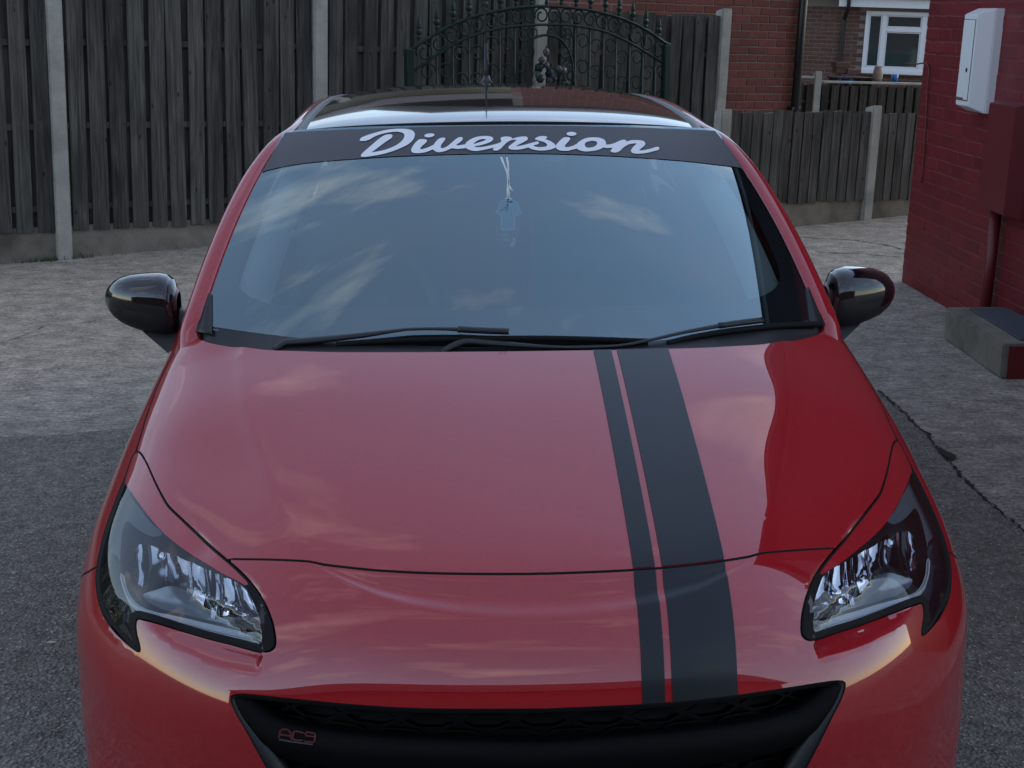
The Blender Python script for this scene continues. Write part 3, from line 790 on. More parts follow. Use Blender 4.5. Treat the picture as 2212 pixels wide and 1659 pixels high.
WBVH = BVHTree.FromPolygons([Vector(p) for p in ws(*(np.stack(np.meshgrid(np.linspace(-1.15, 1.15, 90), np.linspace(-.12, 1.1, 70), indexing='ij'), -1).reshape(-1, 2).T))], grid_faces(90, 70))
def ws_px(pts, lift):
    out = []
    for x, y in pts:
        loc, n, i, d = WBVH.ray_cast(Vector(CAM), Vector(ray(x, y))); n = np.array(n)
        if n@AF > 0: n = -n
        d_ = ray(x, y); out.append(np.array(loc) - d_*(lift/max(.2, abs(float(n@d_)))))
    return np.array(out)
def ws_decal(name, outers, holes, h, lift, mat, parent):
    outers = [resample(np.array(o, float), h, True) for o in outers]; holes = [resample(np.array(o, float), h, True) for o in holes]
    P2, T = cdt_fill(outers, holes, h*2); P = ws_px(P2, lift)
    F = [tuple(t) for t in T]
    if np.cross(P[T[0][1]] - P[T[0][0]], P[T[0][2]] - P[T[0][0]])@AF > 0: F = [f[::-1] for f in F]
    return mesh_obj(name, P, F, mat, parent, True)
# sun strip: top of the glass down to the traced lower edge
low = catmull([(553,374),(620,358),(700,348),(850,337.5),(1000,332.5),(1090,331),(1200,332),(1330,337),(1450,345),(1530,353),(1606,363)], 6)
ts_ = np.linspace(0, 1, 3)
def ws_t_of(P):   # param of a point on the glass
    z = P
    return None
top = project(ws(np.linspace(-.992, .992, 60), np.full(60, .985)))
def edge_px(s, t0, t1, n=20): return project(ws(np.full(n, s), np.linspace(t0, t1, n)))
le, re_ = edge_px(-.992, .985, .5), edge_px(.992, .985, .5)
le = le[le[:, 1] < low[0][1] - 2]; re_ = re_[re_[:, 1] < low[-1][1] - 2]
lowx = low.copy(); lowx[0] = [np.interp(low[0][1], *edge_px(-.992, .985, .3)[:, ::-1].T), low[0][1]]; lowx[-1] = [np.interp(low[-1][1], *edge_px(.992, .985, .3)[:, ::-1].T), low[-1][1]]
lowx = lowx[(lowx[:, 0] >= lowx[0][0]) & (lowx[:, 0] <= lowx[-1][0])]
strip_poly = np.vstack([top, re_[1:], lowx[::-1], le[::-1][:-1]])
strip = ws_decal('sun_strip', [strip_poly], [], 8, .0015, 'strip_vinyl', screen)
K1, K2 = (768.05, 268.8, .14881), (1097.2, 268.8, .14881)
def ell(cx, cy, rx, ry, rot=0): return [(cx + rx*math.cos(q)*math.cos(rot) - ry*math.sin(q)*math.sin(rot), cy + rx*math.cos(q)*math.sin(rot) + ry*math.sin(q)*math.cos(rot)) for q in np.linspace(0, 2*math.pi, 28, endpoint=False)]
def sm(pts): return catmull(pts, 3, True)
TXT1 = [[(62,235),(66,212),(95,185),(180,152),(300,115),(430,82),(560,66),(680,62),(780,72),(840,98),(860,140),(852,190),(820,240),(760,290),(670,335),(560,380),(430,420),(300,448),(180,466),(105,471),(80,462),(78,445),(95,420),(150,370),(220,310),(300,240),(380,180),(440,150),(500,143),(530,152),(535,172),(510,205),(440,250),(340,325),(260,385),(232,405),(300,395),(420,370),(540,325),(630,275),(690,215),(710,165),(695,130),(650,112),(580,105),(480,115),(380,138),(300,165),(250,190),(200,220),(140,238),(90,240)],
 ell(1072,158,75,28,-.1),
 [(870,262),(915,222),(960,212),(1020,218),(1037,235),(1025,260),(980,300),(945,335),(942,356),(980,357),(1060,330),(1130,300),(1165,330),(1120,360),(1040,395),(960,412),(890,417),(830,408),(808,380),(812,350),(838,303)],
 [(1130,300),(1160,255),(1200,215),(1240,195),(1290,192),(1303,205),(1290,235),(1255,280),(1238,315),(1242,343),(1290,338),(1340,310),(1400,260),(1460,210),(1500,187),(1540,184),(1556,200),(1550,225),(1520,255),(1470,290),(1464,304),(1520,300),(1590,290),(1640,305),(1600,340),(1540,350),(1470,355),(1395,347),(1340,370),(1270,395),(1200,402),(1150,385),(1115,355),(1112,328)],
 [(1590,290),(1620,250),(1680,210),(1760,180),(1850,168),(1930,170),(1985,185),(1998,212),(1980,240),(1920,270),(1820,300),(1728,318),(1750,330),(1850,325),(1950,305),(2050,280),(2125,255),(2100,305),(2010,335),(1900,360),(1790,382),(1710,383),(1640,365),(1597,335)]]
HOL1 = [[(1715,283),(1740,255),(1790,225),(1840,212),(1885,212),(1888,222),(1850,243),(1780,265)]]
TXT2 = [[(-212,345),(-150,300),(-110,262),(-95,235),(-107,208),(-92,185),(-32,175),(20,178),(55,190),(62,207),(140,185),(230,174),(275,180),(288,200),(280,225),(230,255),(170,285),(118,314),(200,305),(300,280),(400,252),(435,248),(450,262),(435,285),(360,308),(290,335),(200,358),(110,368),(45,362),(10,345),(12,320),(60,280),(110,240),(122,224),(60,225),(0,252),(-42,285),(-82,330),(-132,370),(-182,380),(-214,370)],
 [(392,212),(410,192),(450,175),(510,168),(560,175),(570,192),(542,212),(590,230),(650,262),(690,300),(692,330),(660,350),(600,368),(520,378),(430,375),(350,360),(300,335),(295,322),(362,306),(400,322),(470,330),(540,323),(570,305),(560,280),(520,255),(460,238),(405,222)],
 ell(923,136,72,29,0),
 [(695,310),(720,270),(770,220),(810,190),(850,184),(895,192),(903,212),(880,245),(840,290),(826,325),(880,328),(950,308),(1000,285),(1010,340),(950,362),(880,380),(820,383),(760,378),(715,358),(692,332)],
 [(985,300),(1020,260),(1080,220),(1150,195),(1230,187),(1320,192),(1390,215),(1420,255),(1420,295),(1390,330),(1320,365),(1230,385),(1130,391),(1050,378),(1000,350),(985,325)],
 [(1400,310),(1420,293),(1480,290),(1560,265),(1640,228),(1690,222),(1720,235),(1717,249),(1790,230),(1880,227),(1960,238),(1993,268),(1985,300),(1950,335),(1908,373),(1960,375),(2060,355),(2150,327),(2190,328),(2196,350),(2180,370),(2110,390),(2000,415),(1890,424),(1820,418),(1788,395),(1790,365),(1820,325),(1860,285),(1863,274),(1790,280),(1730,300),(1670,340),(1630,380),(1590,402),(1540,408),(1495,395),(1490,378),(1518,341),(1450,342),(1390,335)]]
HOL2 = [[(1115,290),(1130,262),(1180,244),(1240,238),(1285,250),(1295,275),(1280,305),(1230,330),(1160,337),(1125,322)]]
outs = [crop(sm(p), *K1) for p in TXT1] + [crop(sm(p), *K2) for p in TXT2]
hols = [crop(sm(p), *K1) for p in HOL1] + [crop(sm(p), *K2) for p in HOL2]
ws_decal('script_lettering', outs, hols, 1.6, .0030, 'white_vinyl', screen)
# black ceramic border inside the glass
fs = []
def fr_pt(k, ins):
    """outline of the glass walked round, pulled in by ins"""
    return None
def rounded(s0, t0, t1, r, n=60):
    q = []
    for a in np.linspace(0, 2*math.pi, n, endpoint=False):
        c, s = math.cos(a), math.sin(a); e = .22
        q.append((s0*math.copysign(abs(c)**e, c), (t0 + t1)/2 + (t1 - t0)/2*math.copysign(abs(s)**e, s)))
    return np.array(q)
o2 = resample(np.array([(-.998, .0), (.998, .0), (.998, .998), (-.998, .998)]), .02, True); i2 = resample(rounded(.932, .115, .93, .1), .02, True)
P2, T = cdt_fill([o2], [i2], .05); Pf = ws(*P2.T) - ws_n(*P2.T)*.005
F = [tuple(f) for f in T]
mesh_obj('ceramic_border', Pf, F, 'strip_vinyl', screen, True)
# ---- roof
def roof_pt(s, r):
    """s -1..1, r 0..1 front to back"""
    s, r = np.asarray(s, float), np.asarray(r, float); a = np.abs(s)
    y = 1.553 + (3.28 - 1.553)*r + .115*a**2.2*(1 - r)**2
    q = (y - 1.55)
    z = np.interp(r, RZ[0], RZ[1]) - .026*a**2 - .012*a**6
    x = s*np.interp(r, [0, .12, .3, .6, 1], [.506, .500, .492, .476, .44])
    return np.stack([x, y, z], -1)
rr = (np.array([1.553, 1.60, 1.65, 1.70, 1.75, 1.82, 1.90, 2.1, 2.3, 2.5, 2.7, 2.9, 3.1, 3.28]) - 1.553)/(3.28 - 1.553); rz = np.array([1.399, 1.4085, 1.4155, 1.4205, 1.4243, 1.4285, 1.4326, 1.4405, 1.4445, 1.4445, 1.4400, 1.4305, 1.415, 1.394])
rf = np.linspace(0, 1, 200)
# smooth profile through the stations
_c = nat_coefs(np.stack([np.interp(np.linspace(0, 1, 15), rr, rz)], 1)[:, 0]); 
_k = np.convolve(np.pad(np.interp(rf, rr, rz), 9, mode='reflect', reflect_type='odd'), np.hanning(19)/np.hanning(19).sum(), 'valid')
RZ = (rf, _k)
S_, R_ = np.meshgrid(np.linspace(-1, 1, 41), np.linspace(0, 1, 61), indexing='ij'); Pr = roof_pt(S_, R_).reshape(-1, 3); rF = grid_faces(41, 61)
if np.cross(Pr[rF[0][1]] - Pr[rF[0][0]], Pr[rF[0][2]] - Pr[rF[0][0]])[2] < 0: rF = [f[::-1] for f in rF]
roof = mesh_obj('roof', Pr, rF, 'roof_black', car, True)
# ---- pillar + cant rail: one red sweep each side following glass edge then roof edge
def rail_path(n1=26, n2=34):
    t = np.linspace(-.10, 1, n1); A = ws(np.ones(n1), t); A[:, 2] -= 5.0*np.maximum(-t - .0, 0)**1.6; NA = ws_n(np.ones(n1)*.99, np.clip(t, .02, .98))
    r = np.linspace(0.02, 1, n2); B = roof_pt(np.ones(n2), r) + np.array([.023, 0, -.004]); NB = np.tile([.10, 0, .995], (n2, 1))
    P = np.vstack([A, B]); N = np.vstack([NA, NB])
    # blend the corner
    for _ in range(6):
        P[n1-5:n1+7] = .25*P[n1-6:n1+6] + .5*P[n1-5:n1+7] + .25*P[n1-4:n1+8]; N[n1-7:n1+9] = .25*N[n1-8:n1+8] + .5*N[n1-7:n1+9] + .25*N[n1-6:n1+10]
    return P, N/np.linalg.norm(N, axis=1)[:, None]
RP, RN = rail_path(); TT = np.gradient(RP, axis=0); TT /= np.linalg.norm(TT, axis=1)[:, None]
RN = RN - TT*np.sum(RN*TT, 1)[:, None]; RN /= np.linalg.norm(RN, axis=1)[:, None]; RO = np.cross(TT, RN); RO *= np.sign(RO[:, :1])
SECP = [(-.006, -.010), (-.004, .003), (.006, .009), (.018, .011), (.030, .009), (.042, .001), (.052, -.014), (.060, -.034), (.066, -.058), (.060, -.075), (.0, -.05)]
def rail_ring(i, sx):
    k = float(1 - .45*sstep(np.array([i]), 17, 27)[0])
    return [(RP[i] + RO[i]*a*k + RN[i]*b*k)*[sx, 1, 1] for a, b in SECP]
def sec_smooth(ring, n=3): return list(catmull(ring, n, True))
for sx in (-1, 1):
    V, F = loft([sec_smooth(rail_ring(i, sx)) for i in range(len(RP))])
    if sx < 0: pass
    mesh_obj('pillar_rail', V, F, 'red_paint', car, True)
# black moulding between roof and rail, and over the top of the screen
for sx in (-1, 1):
    r = np.linspace(0.0, 1, 40); a = roof_pt(np.full(40, .995), r); b = roof_pt(np.ones(40), r) + np.array([.021, 0, -.002]) ; md = (a + b)/2 + np.array([0, 0, .0035])
    pts = [np.array([a[i] - [0, 0, .004], a[i] + [0, 0, .002], md[i], b[i] + [0, 0, .002], b[i] - [0, 0, .004]])*[sx, 1, 1] for i in range(40)]
    V = [p for q in pts for p in q]; F = grid_faces(40, 5); mesh_obj('roof_moulding', V, F, 'trim_grey', car, True)
hs = np.linspace(-1, 1, 50); a = ws(hs*.996, np.full(50, .998)); b = roof_pt(hs, np.zeros(50))
V, F = tube_vf((a + b)/2 - np.array([0, 0, .003]), .0075, 8); mesh_obj('screen_seal', V, F, 'rubber', car, True)
# bits of black trim down the foot of each pillar
for sx in (-1, 1):
    t = np.linspace(-.02, .13, 14); A = ws(np.full(14, .945), t); B = ws(np.full(14, 1.0), t); nn = ws_n(np.full(14, .97), np.clip(t, .02, 1))
    wfac = np.clip(1.0 - np.linspace(0, 1, 14)*.75, .2, 1)[:, None]; A = B + (A - B)*wfac
    rings = []
    for i in range(14): rings.append([p*[sx, 1, 1] for p in (A[i] + nn[i]*.001, A[i] + nn[i]*.004, (A[i] + B[i])/2 + nn[i]*.005, B[i] + nn[i]*.005, B[i] + nn[i]*.001)])
    V, F = loft(rings); mesh_obj('pillar_trim', V, F, 'black_plastic', car, True)
# ---- scuttle (black plastic below the glass)
cs = np.linspace(-1, 1, 50)
def bon_edge():
    P = surf(rearU/M2); P = P[np.argsort(P[:, 0])]; return P
be = bon_edge(); xs = cs*.705
ye = np.interp(np.abs(xs), be[:, 0], be[:, 1]); ze = np.interp(np.abs(xs), be[:, 0], be[:, 2])
A = np.stack([xs, ye + .003, ze - .016], 1); Bm = np.stack([xs, ye + .035, ze - .028], 1); Cg = ws(cs, np.full(50, .045)) + ws_n(cs, np.full(50, .05))*.002; Cg2 = ws(cs, np.full(50, .0)) 
Cg = ws(cs, np.full(50, .010)) + ws_n(cs, np.full(50, .02))*.002; Bm = (A + Cg)/2 + np.array([0, 0, .001])
rows = [A - np.array([0, .06, .03]), A, Bm, Cg]
mesh_obj('scuttle', np.vstack(rows), grid_faces(4, 50), 'black_plastic', car, True)
# ---- wipers: arm, cap, blade
def wiper(arm_px, arm_r, blade_px, cap_px, lifts):
    w = empty('wiper'); w.parent = car
    P = ws_px(arm_px, .014); P = P + ws_n(np.zeros(1), np.array([.1]))*0; Pn = catmull(P, 6); n = len(Pn)
    rad = .72*np.interp(np.linspace(0, 1, n), np.linspace(0, 1, len(arm_r)), arm_r)
    V, F = tube_vf(Pn, rad, 10, flat=(1.0, .62)); mesh_obj('arm', V, F, 'trim_grey' if False else 'black_plastic', w, True)
    B = catmull(ws_px(blade_px, .008), 6); V, F = tube_vf(B, .0075, 8, flat=(.6, 1.0)); mesh_obj('blade', V, F, 'rubber', w, True)
    V, F = tube_vf(catmull(ws_px(cap_px, .016), 4), .010, 8, flat=(1, .7)); mesh_obj('cap', V, F, 'black_plastic', w, True)
WK = (548.6, 685.8, .29762)     # crop of the wiper strip (1000,1250)-(2200,1450)
wiper(crop([(150,232),(215,190),(255,180),(420,168),(620,148),(820,125),(1000,100),(1120,86),(1300,82),(1480,86),(1650,95),(1850,102)], *WK), [.013, .016, .016, .016, .014, .012, .008, .007, .007, .009, .011, .011],
      crop([(600,200),(900,180),(1300,165),(1700,158),(2100,156),(2500,165),(2860,178)], *WK), crop([(1480,86),(1600,92),(1730,98),(1850,102)], *WK), None)
W6 = (548.6, 658.3, .5952)
wiper(crop([(680,172),(730,146),(775,134),(860,140),(960,147),(1060,153),(1180,155),(1330,148),(1450,125),(1560,100),(1690,76),(1760,65),(1840,56)], *W6), [.012, .016, .016, .015, .013, .009, .007, .007, .007, .008, .010, .011, .011],
      crop([(1500,142),(1580,122),(1690,102),(1800,88),(1900,78),(2030,72),(2062,70)], *W6), crop([(1690,76),(1760,66),(1845,56)], *W6), None)
# ---- door mirrors
def mirror_half(sg, px_ref):
    mr = empty('door_mirror'); mr.parent = car
    # sections along x: outer tip -> inner face
    MK = (208.5, 576.0, .13227)
    topp = [(75,590),(90,500),(150,380),(260,265),(400,190),(560,145),(750,120),(950,108),(1080,108),(1200,140),(1290,205),(1370,400)]
    bott = [(75,590),(90,650),(150,730),(260,840),(400,930),(560,990),(750,1045),(900,1075),(1050,1085),(1200,1085),(1290,1060),(1370,960)]
    rings = []; yc = 1.46
    for k, (a, b) in enumerate(zip(topp, bott)):
        A = plane_pt(*crop([a], *MK)[0], (0, yc, 0), (0, 1, 0)); B = plane_pt(*crop([b], *MK)[0], (0, yc, 0), (0, 1, 0))
        x = -(A[0] + B[0])/2; zt, zb = A[2], B[2]; hz = max((zt - zb)/2, .002); zc = (zt + zb)/2
        f = hz/.083; dy = .085*min(1, f)**.8; 
        ring = []
        for q in np.linspace(0, 2*math.pi, 28, endpoint=False):
            c, s = math.cos(q), math.sin(q); e = .78
            yy = math.copysign(abs(c)**e, c); zz = math.copysign(abs(s)**e, s)
            sweep = .05*(1 - (k/11.0))**1.5
            ring.append(np.array([sg*x, yc + sweep + (dy*yy if yy < 0 else .035*yy*min(1, f)), zc + hz*zz]))
        rings.append(ring)
    V, F = loft(rings); 
    cap = mesh_obj('cap', V, F, 'gloss_black', mr, True)
    g = [[p*np.array([1, 1, 1]) for p in r] for r in rings[1:-1]]
    # dark inner end and lower shell
    z0 = rings[8][0][2]
    low_r = []
    for r in rings[2:]:
        c = np.mean(r, 0); low_r.append([c + (p - c)*1.012 if p[2] < c[2] - .02 else c + (p - c)*.985 for p in r])
    V, F = loft(low_r); mesh_obj('lower_shell', V, F, 'black_plastic', mr, True)
    # glass facing back
    gl = [r for r in rings[2:10]]
    pts = [(r[0] + np.array([0, .004, 0])) for r in gl]
    V = []; 
    for r in gl:
        c = np.mean(r, 0); V.append([c[0], 1.502, c[2] + (max(p[2] for p in r) - c[2])*.85]); V.append([c[0], 1.502, c[2] - (max(p[2] for p in r) - c[2])*.85])
    mesh_obj('glass', V, [(2*i, 2*i+1, 2*i+3, 2*i+2) for i in range(len(gl) - 1)], 'chrome', mr, False)
    # foot: wedge down to the door
    ft = [(.80, 1.42, .905), (.80, 1.50, .905), (.90, 1.50, .905), (.89, 1.43, .905), (.765, 1.36, .845), (.765, 1.50, .845), (.80, 1.50, .845), (.80, 1.37, .845)]
    mesh_obj('foot', [(sg*x, y, z) for x, y, z in ft], [(0,1,2,3),(4,5,6,7),(0,3,7,4),(1,2,6,5),(3,2,6,7),(0,1,5,4)], 'black_plastic', mr, False)
    arm = [(sg*.76, 1.44, .90), (sg*.80, 1.455, .925), (sg*.84, 1.46, .94)]
    V, F = tube_vf(np.array(arm), .035, 10, flat=(.9, .9)); mesh_obj('arm', V, F, 'black_plastic', mr, True)
for sg in (-1, 1): mirror_half(sg, None)
# ---- side glass, rear, wheels (mostly out of view)
for sx in (-1, 1):
    n = 50; ys = np.linspace(1.30, 3.20, n)
    bl = []
    for y in ys:
        j = int(np.argmin(np.abs(R0[:, 6, 1] - y)))
        bl.append([np.interp(y, R0[11:, 5, 1], R0[11:, 5, 0]) + .030, y, np.interp(y, R0[11:, 5, 1], R0[11:, 5, 2]) - .035])
    bl = np.array(bl); kk_ = 1 - .45*sstep(np.arange(len(RP)), 17, 27)[:, None]; ro = RP + RO*.050*kk_ + RN*(-.040)*kk_
    tp = np.stack([np.interp(ys, ro[:, 1], ro[:, k]) for k in range(3)], 1); tp[:, 1] = ys
    low_ok = tp[:, 2] < bl[:, 2] + .01; tp[low_ok, 2] = bl[low_ok, 2] + .01
    rows = [bl + (tp - bl)*f + np.array([.010*math.sin(math.pi*f), 0, 0]) for f in np.linspace(0, 1, 7)]
    V = np.vstack(rows)*[sx, 1, 1]; mesh_obj('side_window', V, grid_faces(7, n), 'side_glass', car, True)
    bp = 26; V, F = tube_vf(np.array([r[bp] for r in rows[:5]])*[sx, 1, 1] - np.array([sx*.05, 0, 0]), .04, 8, flat=(1.2, .4)); mesh_obj('b_pillar', V, F, 'gloss_black', car, True)
rear_pts = []
for z, y0, hw in ((.25, 3.93, .70), (.50, 3.97, .74), (.80, 3.95, .72), (1.02, 3.86, .64), (1.08, 3.80, .58)):
    rear_pts.append([np.array([hw*s, y0 - .10*abs(s)**3, z]) for s in np.linspace(-1, 1, 17)])
mesh_obj('tailgate', [p for r in rear_pts for p in r], grid_faces(5, 17), 'red_paint', car, True)
rw = [[np.array([(.56 - .08*k/5)*s, 3.80 - .50*k/5, 1.08 + .30*k/5]) for s in np.linspace(-1, 1, 13)] for k in range(6)]
mesh_obj('rear_window', [p for r in rw for p in r], grid_faces(6, 13), 'side_glass', car, True)
for sx in (-1, 1):
    q = [[np.array([sx*(.70 - .20*k/5), 3.2 + (.52 - .44*k/5)*f, 1.04 + .33*k/5]) for f in np.linspace(-.05, 1, 6)] for k in range(6)]
    mesh_obj('rear_quarter', [p for r in q for p in r], grid_faces(6, 6), 'red_paint', car, True)
def wheel(x, y):
    w = empty('wheel', (x, y, .305)); w.parent = car; sg = 1 if x > 0 else -1
    prof = [(.215, -.09), (.27, -.098), (.298, -.085), (.305, -.05), (.305, .05), (.298, .085), (.27, .098), (.215, .09)]
    rings = [[(p[1], p[0]*math.cos(a), p[0]*math.sin(a)) for p in prof] for a in np.linspace(0, 2*math.pi, 48, endpoint=False)]
    V = [p for r in rings for p in r]; n = len(prof); F = [(i*n + j, i*n + j + 1, ((i+1) % 48)*n + j + 1, ((i+1) % 48)*n + j) for i in range(48) for j in range(n - 1)]
    mesh_obj('tyre', V, F, 'tyre', w, True)
    parts = []
    pr = [(.213, -.085), (.213, .06), (.205, .085), (.19, .07), (.19, -.085)]
    rings = [[(sg*p[1], p[0]*math.cos(a), p[0]*math.sin(a)) for p in pr] for a in np.linspace(0, 2*math.pi, 40, endpoint=False)]
    V = [p for r in rings for p in r]; n = 5; parts.append((V, [(i*n + j, i*n + (j+1) % n, ((i+1) % 40)*n + (j+1) % n, ((i+1) % 40)*n + j) for i in range(40) for j in range(n)]))
    for k in range(5):
        for dq in (-.13, .13):
            a = 2*math.pi*k/5 + dq; parts.append(tube_vf(np.array([(sg*.055, .03*math.cos(a), .03*math.sin(a)), (sg*.06, .12*math.cos(a), .12*math.sin(a)), (sg*.055, .2*math.cos(a*1.0), .2*math.sin(a))]), .014, 6))
    parts.append(tube_vf(np.array([(sg*.0, 0, 0), (sg*.07, 0, 0)]), .045, 16))
    V, F = join_vf(parts); mesh_obj('rim', V, F, 'alloy_dark', w, False)
    V, F = tube_vf(np.array([(-.06*sg, 0, 0), (-.09*sg, 0, 0)]), .13, 20); mesh_obj('brake_disc', V, F, 'alloy_dark', w, False)
for sx in (-1, 1):
    for y in (.83, 3.34): wheel(sx*.745, y)
    # wheel-arch liners
    for y in (.83, 3.34):
        a = np.linspace(math.radians(-20), math.radians(200), 24)
        A = [(sx*.845, y + .352*math.cos(q), .30 + .352*math.sin(q)) for q in a]; B = [(sx*.56, p[1], p[2]) for p in A]
        mesh_obj('arch_liner', A + B, [(i, i+1, 24+i+1, 24+i) for i in range(23)], 'void_black', car, True)
V, F = box_vf((0, 2.1, .22), (1.35, 3.3, .12)); mesh_obj('floor_pan', V, F, 'void_black', car, False)
# ---- antenna
V, F = tube_vf(np.array([(0, 2.90, 1.415), (0, 2.905, 1.428), (0, 2.915, 1.438), (0, 2.925, 1.452)]), [.024, .022, .015, .011], 14); ant = mesh_obj('antenna', V, F, 'black_plastic', car, True)
V, F = tube_vf(np.array([(0, 2.92, 1.445), (0, 2.94, 1.49), (0, 2.965, 1.56)]), [.011, .0075, .0045], 10); mesh_obj('collar', V, F, 'black_plastic', ant, True)
V, F = tube_vf(np.array([(0, 2.962, 1.55), (0, 3.14, 2.10)]), [.0034, .0020], 8); mesh_obj('whip', V, F, 'trim_grey', ant, True)
# ---- cabin: dashboard, wheel, seats, rear-view mirror and the hanging ornaments
dash = [[np.array([s*.66, y + .10*s*s, z]) for s in np.linspace(-1, 1, 21)] for y, z in ((.98, .93), (1.15, .955), (1.35, .965), (1.50, .94), (1.56, .86), (1.58, .60))]
mesh_obj('dashboard', [p for r in dash for p in r], grid_faces(6, 21), 'interior_grey', car, True)
st = empty('steering_wheel', (-.36, 1.66, .90), (math.radians(-28), 0, 0)); st.parent = car
rimp = np.array([(.185*math.cos(a), 0, .185*math.sin(a)) for a in np.linspace(0, 2*math.pi, 41)])
V, F = tube_vf(rimp, .017, 10, caps=False); mesh_obj('rim', V, F, 'interior_grey', st, True)
V, F = join_vf([tube_vf(np.array([(0, .02, 0), (.17*math.cos(a), 0, .17*math.sin(a))]), .018, 6) for a in (0, math.pi, -math.pi/2)] + [tube_vf(np.array([(0, .05, 0), (0, -.02, 0)]), .07, 16)]); mesh_obj('hub', V, F, 'interior_grey', st, False)
for x in (-.36, .36):
    s = empty('seat', (x, 2.15, .30)); s.parent = car
    def pad(name, c, sz, tilt, mat='seat_cloth'):
        bm = bmesh.new(); bmesh.ops.create_cube(bm, size=1); bmesh.ops.scale(bm, vec=sz, verts=bm.verts); bmesh.ops.bevel(bm, geom=bm.edges[:], offset=min(sz)*.3, segments=3, affect='EDGES')
        bmesh.ops.rotate(bm, cent=(0, 0, 0), matrix=Matrix.Rotation(tilt, 3, 'X'), verts=bm.verts); bmesh.ops.translate(bm, vec=c, verts=bm.verts); return bm_obj(name, bm, mat, s, True)
    pad('backrest', (0, .16, .50), (.48, .14, .62), math.radians(-16)); pad('cushion', (0, -.12, .17), (.48, .50, .14), math.radians(5)); pad('headrest', (0, .29, .92), (.26, .10, .18), math.radians(-10))
head = [[np.array([s*.50, y, z - .02*s*s]) for s in np.linspace(-1, 1, 11)] for y, z in ((1.70, 1.375), (2.2, 1.415), (2.9, 1.40), (3.2, 1.36))]
mesh_obj('headlining', [p for r in head for p in r], grid_faces(4, 11), 'interior_light', car, True)
for sx in (-1, 1):
    t = np.linspace(.02, .97, 24); a = ws(np.full(24, .93), t) - ws_n(np.full(24, .9), t)*.03; b = ws(np.full(24, .84), t) - ws_n(np.full(24, .9), t)*.075; c = b + np.array([.02, .07, -.02])
    V = np.vstack([a, b, c])*[sx, 1, 1]; mesh_obj('pillar_lining', V, grid_faces(3, 24), 'pillar_light', car, True)
rv = empty('rear_view_mirror', (0, 1.62, 1.33)); rv.parent = car
bm = bmesh.new(); bmesh.ops.create_cube(bm, size=1); bmesh.ops.scale(bm, vec=(.24, .035, .065), verts=bm.verts); bmesh.ops.bevel(bm, geom=bm.edges[:], offset=.014, segments=3, affect='EDGES'); bm_obj('shell', bm, 'interior_grey', rv, True)
V, F = tube_vf(np.array([(0, 0, 0), (0, -.01, .05)]), .012, 8); mesh_obj('stem', V, F, 'interior_grey', rv, True)

# ================================================================== THE YARD
TILT = math.radians(1.9)                      # plumb leans a little against the sloping drive
def rooted(name, loc, rz, tilt=TILT):
    e = empty(name); e.matrix_world = Matrix.Translation(loc)@Matrix.Rotation(tilt, 4, 'Y')@Matrix.Rotation(rz, 4, 'Z'); return e
def to_local(e, P): 
    mi = e.matrix_world.inverted(); return np.array([mi@Vector(p) for p in np.atleast_2d(P)])
# ---- materials of the yard
t = NT('concrete_ground'); c = t.coord()
big = t.noise(.55, 5, .6, c); med = t.noise(7, 5, .65, c); fine = t.noise(120, 3, .7, c)
sp = t.add('ShaderNodeTexVoronoi', {'Scale': 75.0, 'Vector': c}).outputs['Distance']
streak = t.noise(5, 6, .7, t.coord('Object', (1.0, 9.0, 1.0), None, (0, 0, math.radians(62))))
col = t.mix(t.ramp(big, [(.3, 0), (.7, 1)]), (.40, .365, .305), (.52, .475, .40))
col = t.mix(t.ramp(med, [(.35, .75), (.72, 0)]), col, (.15, .135, .115))
col = t.mix(t.ramp(streak, [(.5, 0), (.72, .55)]), col, (.13, .12, .105))
col = t.mix(t.ramp(sp, [(.10, .6), (.26, 0)]), col, (.58, .54, .48))
gr_ = t.noise(55, 6, .75, c); gr2 = t.noise(14, 4, .7, t.coord('Object', (1.0, 3.0, 1.0), None, (0, 0, math.radians(62))))
col = t.mix(1.0, col, t.ramp(gr_, [(.30, .34), (.50, .95), (.70, 1.5)]), 'MULTIPLY'); col = t.mix(1.0, col, t.ramp(gr2, [(.3, .62), (.6, 1.1)]), 'MULTIPLY')
t.set(Base_Color=col, Roughness=.9, Specular_IOR_Level=.25)
hgt = t.math('ADD', t.math('MULTIPLY', fine, .5), t.math('ADD', t.math('MULTIPLY', med, .7), t.math('MULTIPLY', streak, .6))); t.bump(hgt, .9, .012)
t = NT('asphalt'); c = t.coord()
big = t.noise(.8, 5, .6, c); med = t.noise(16, 5, .7, c); fine = t.noise(150, 3, .7, c)
vo = t.add('ShaderNodeTexVoronoi', {'Scale': 95.0, 'Vector': c}); sp = vo.outputs['Distance']; pick = t.add('ShaderNodeSeparateColor', {0: vo.outputs['Color']}).outputs[0]
col = t.mix(t.ramp(big, [(.3, 0), (.7, 1)]), (.205, .188, .158), (.285, .262, .222))
col = t.mix(t.ramp(med, [(.3, .7), (.65, 0)]), col, (.07, .064, .056))
col = t.mix(t.math('MULTIPLY', t.ramp(sp, [(.18, 1), (.34, 0)]), t.ramp(pick, [(.62, 0), (.95, .75)])), col, (.70, .65, .58))
gr_ = t.noise(70, 6, .8, c)
col = t.mix(1.0, col, t.ramp(gr_, [(.30, .30), (.50, .95), (.70, 1.7)]), 'MULTIPLY')
t.set(Base_Color=col, Roughness=.85, Specular_IOR_Level=.3)
t.bump(t.math('ADD', t.math('MULTIPLY', fine, .5), t.math('SUBTRACT', t.math('MULTIPLY', med, .8), t.math('MULTIPLY', sp, .9))), 1.0, .012)
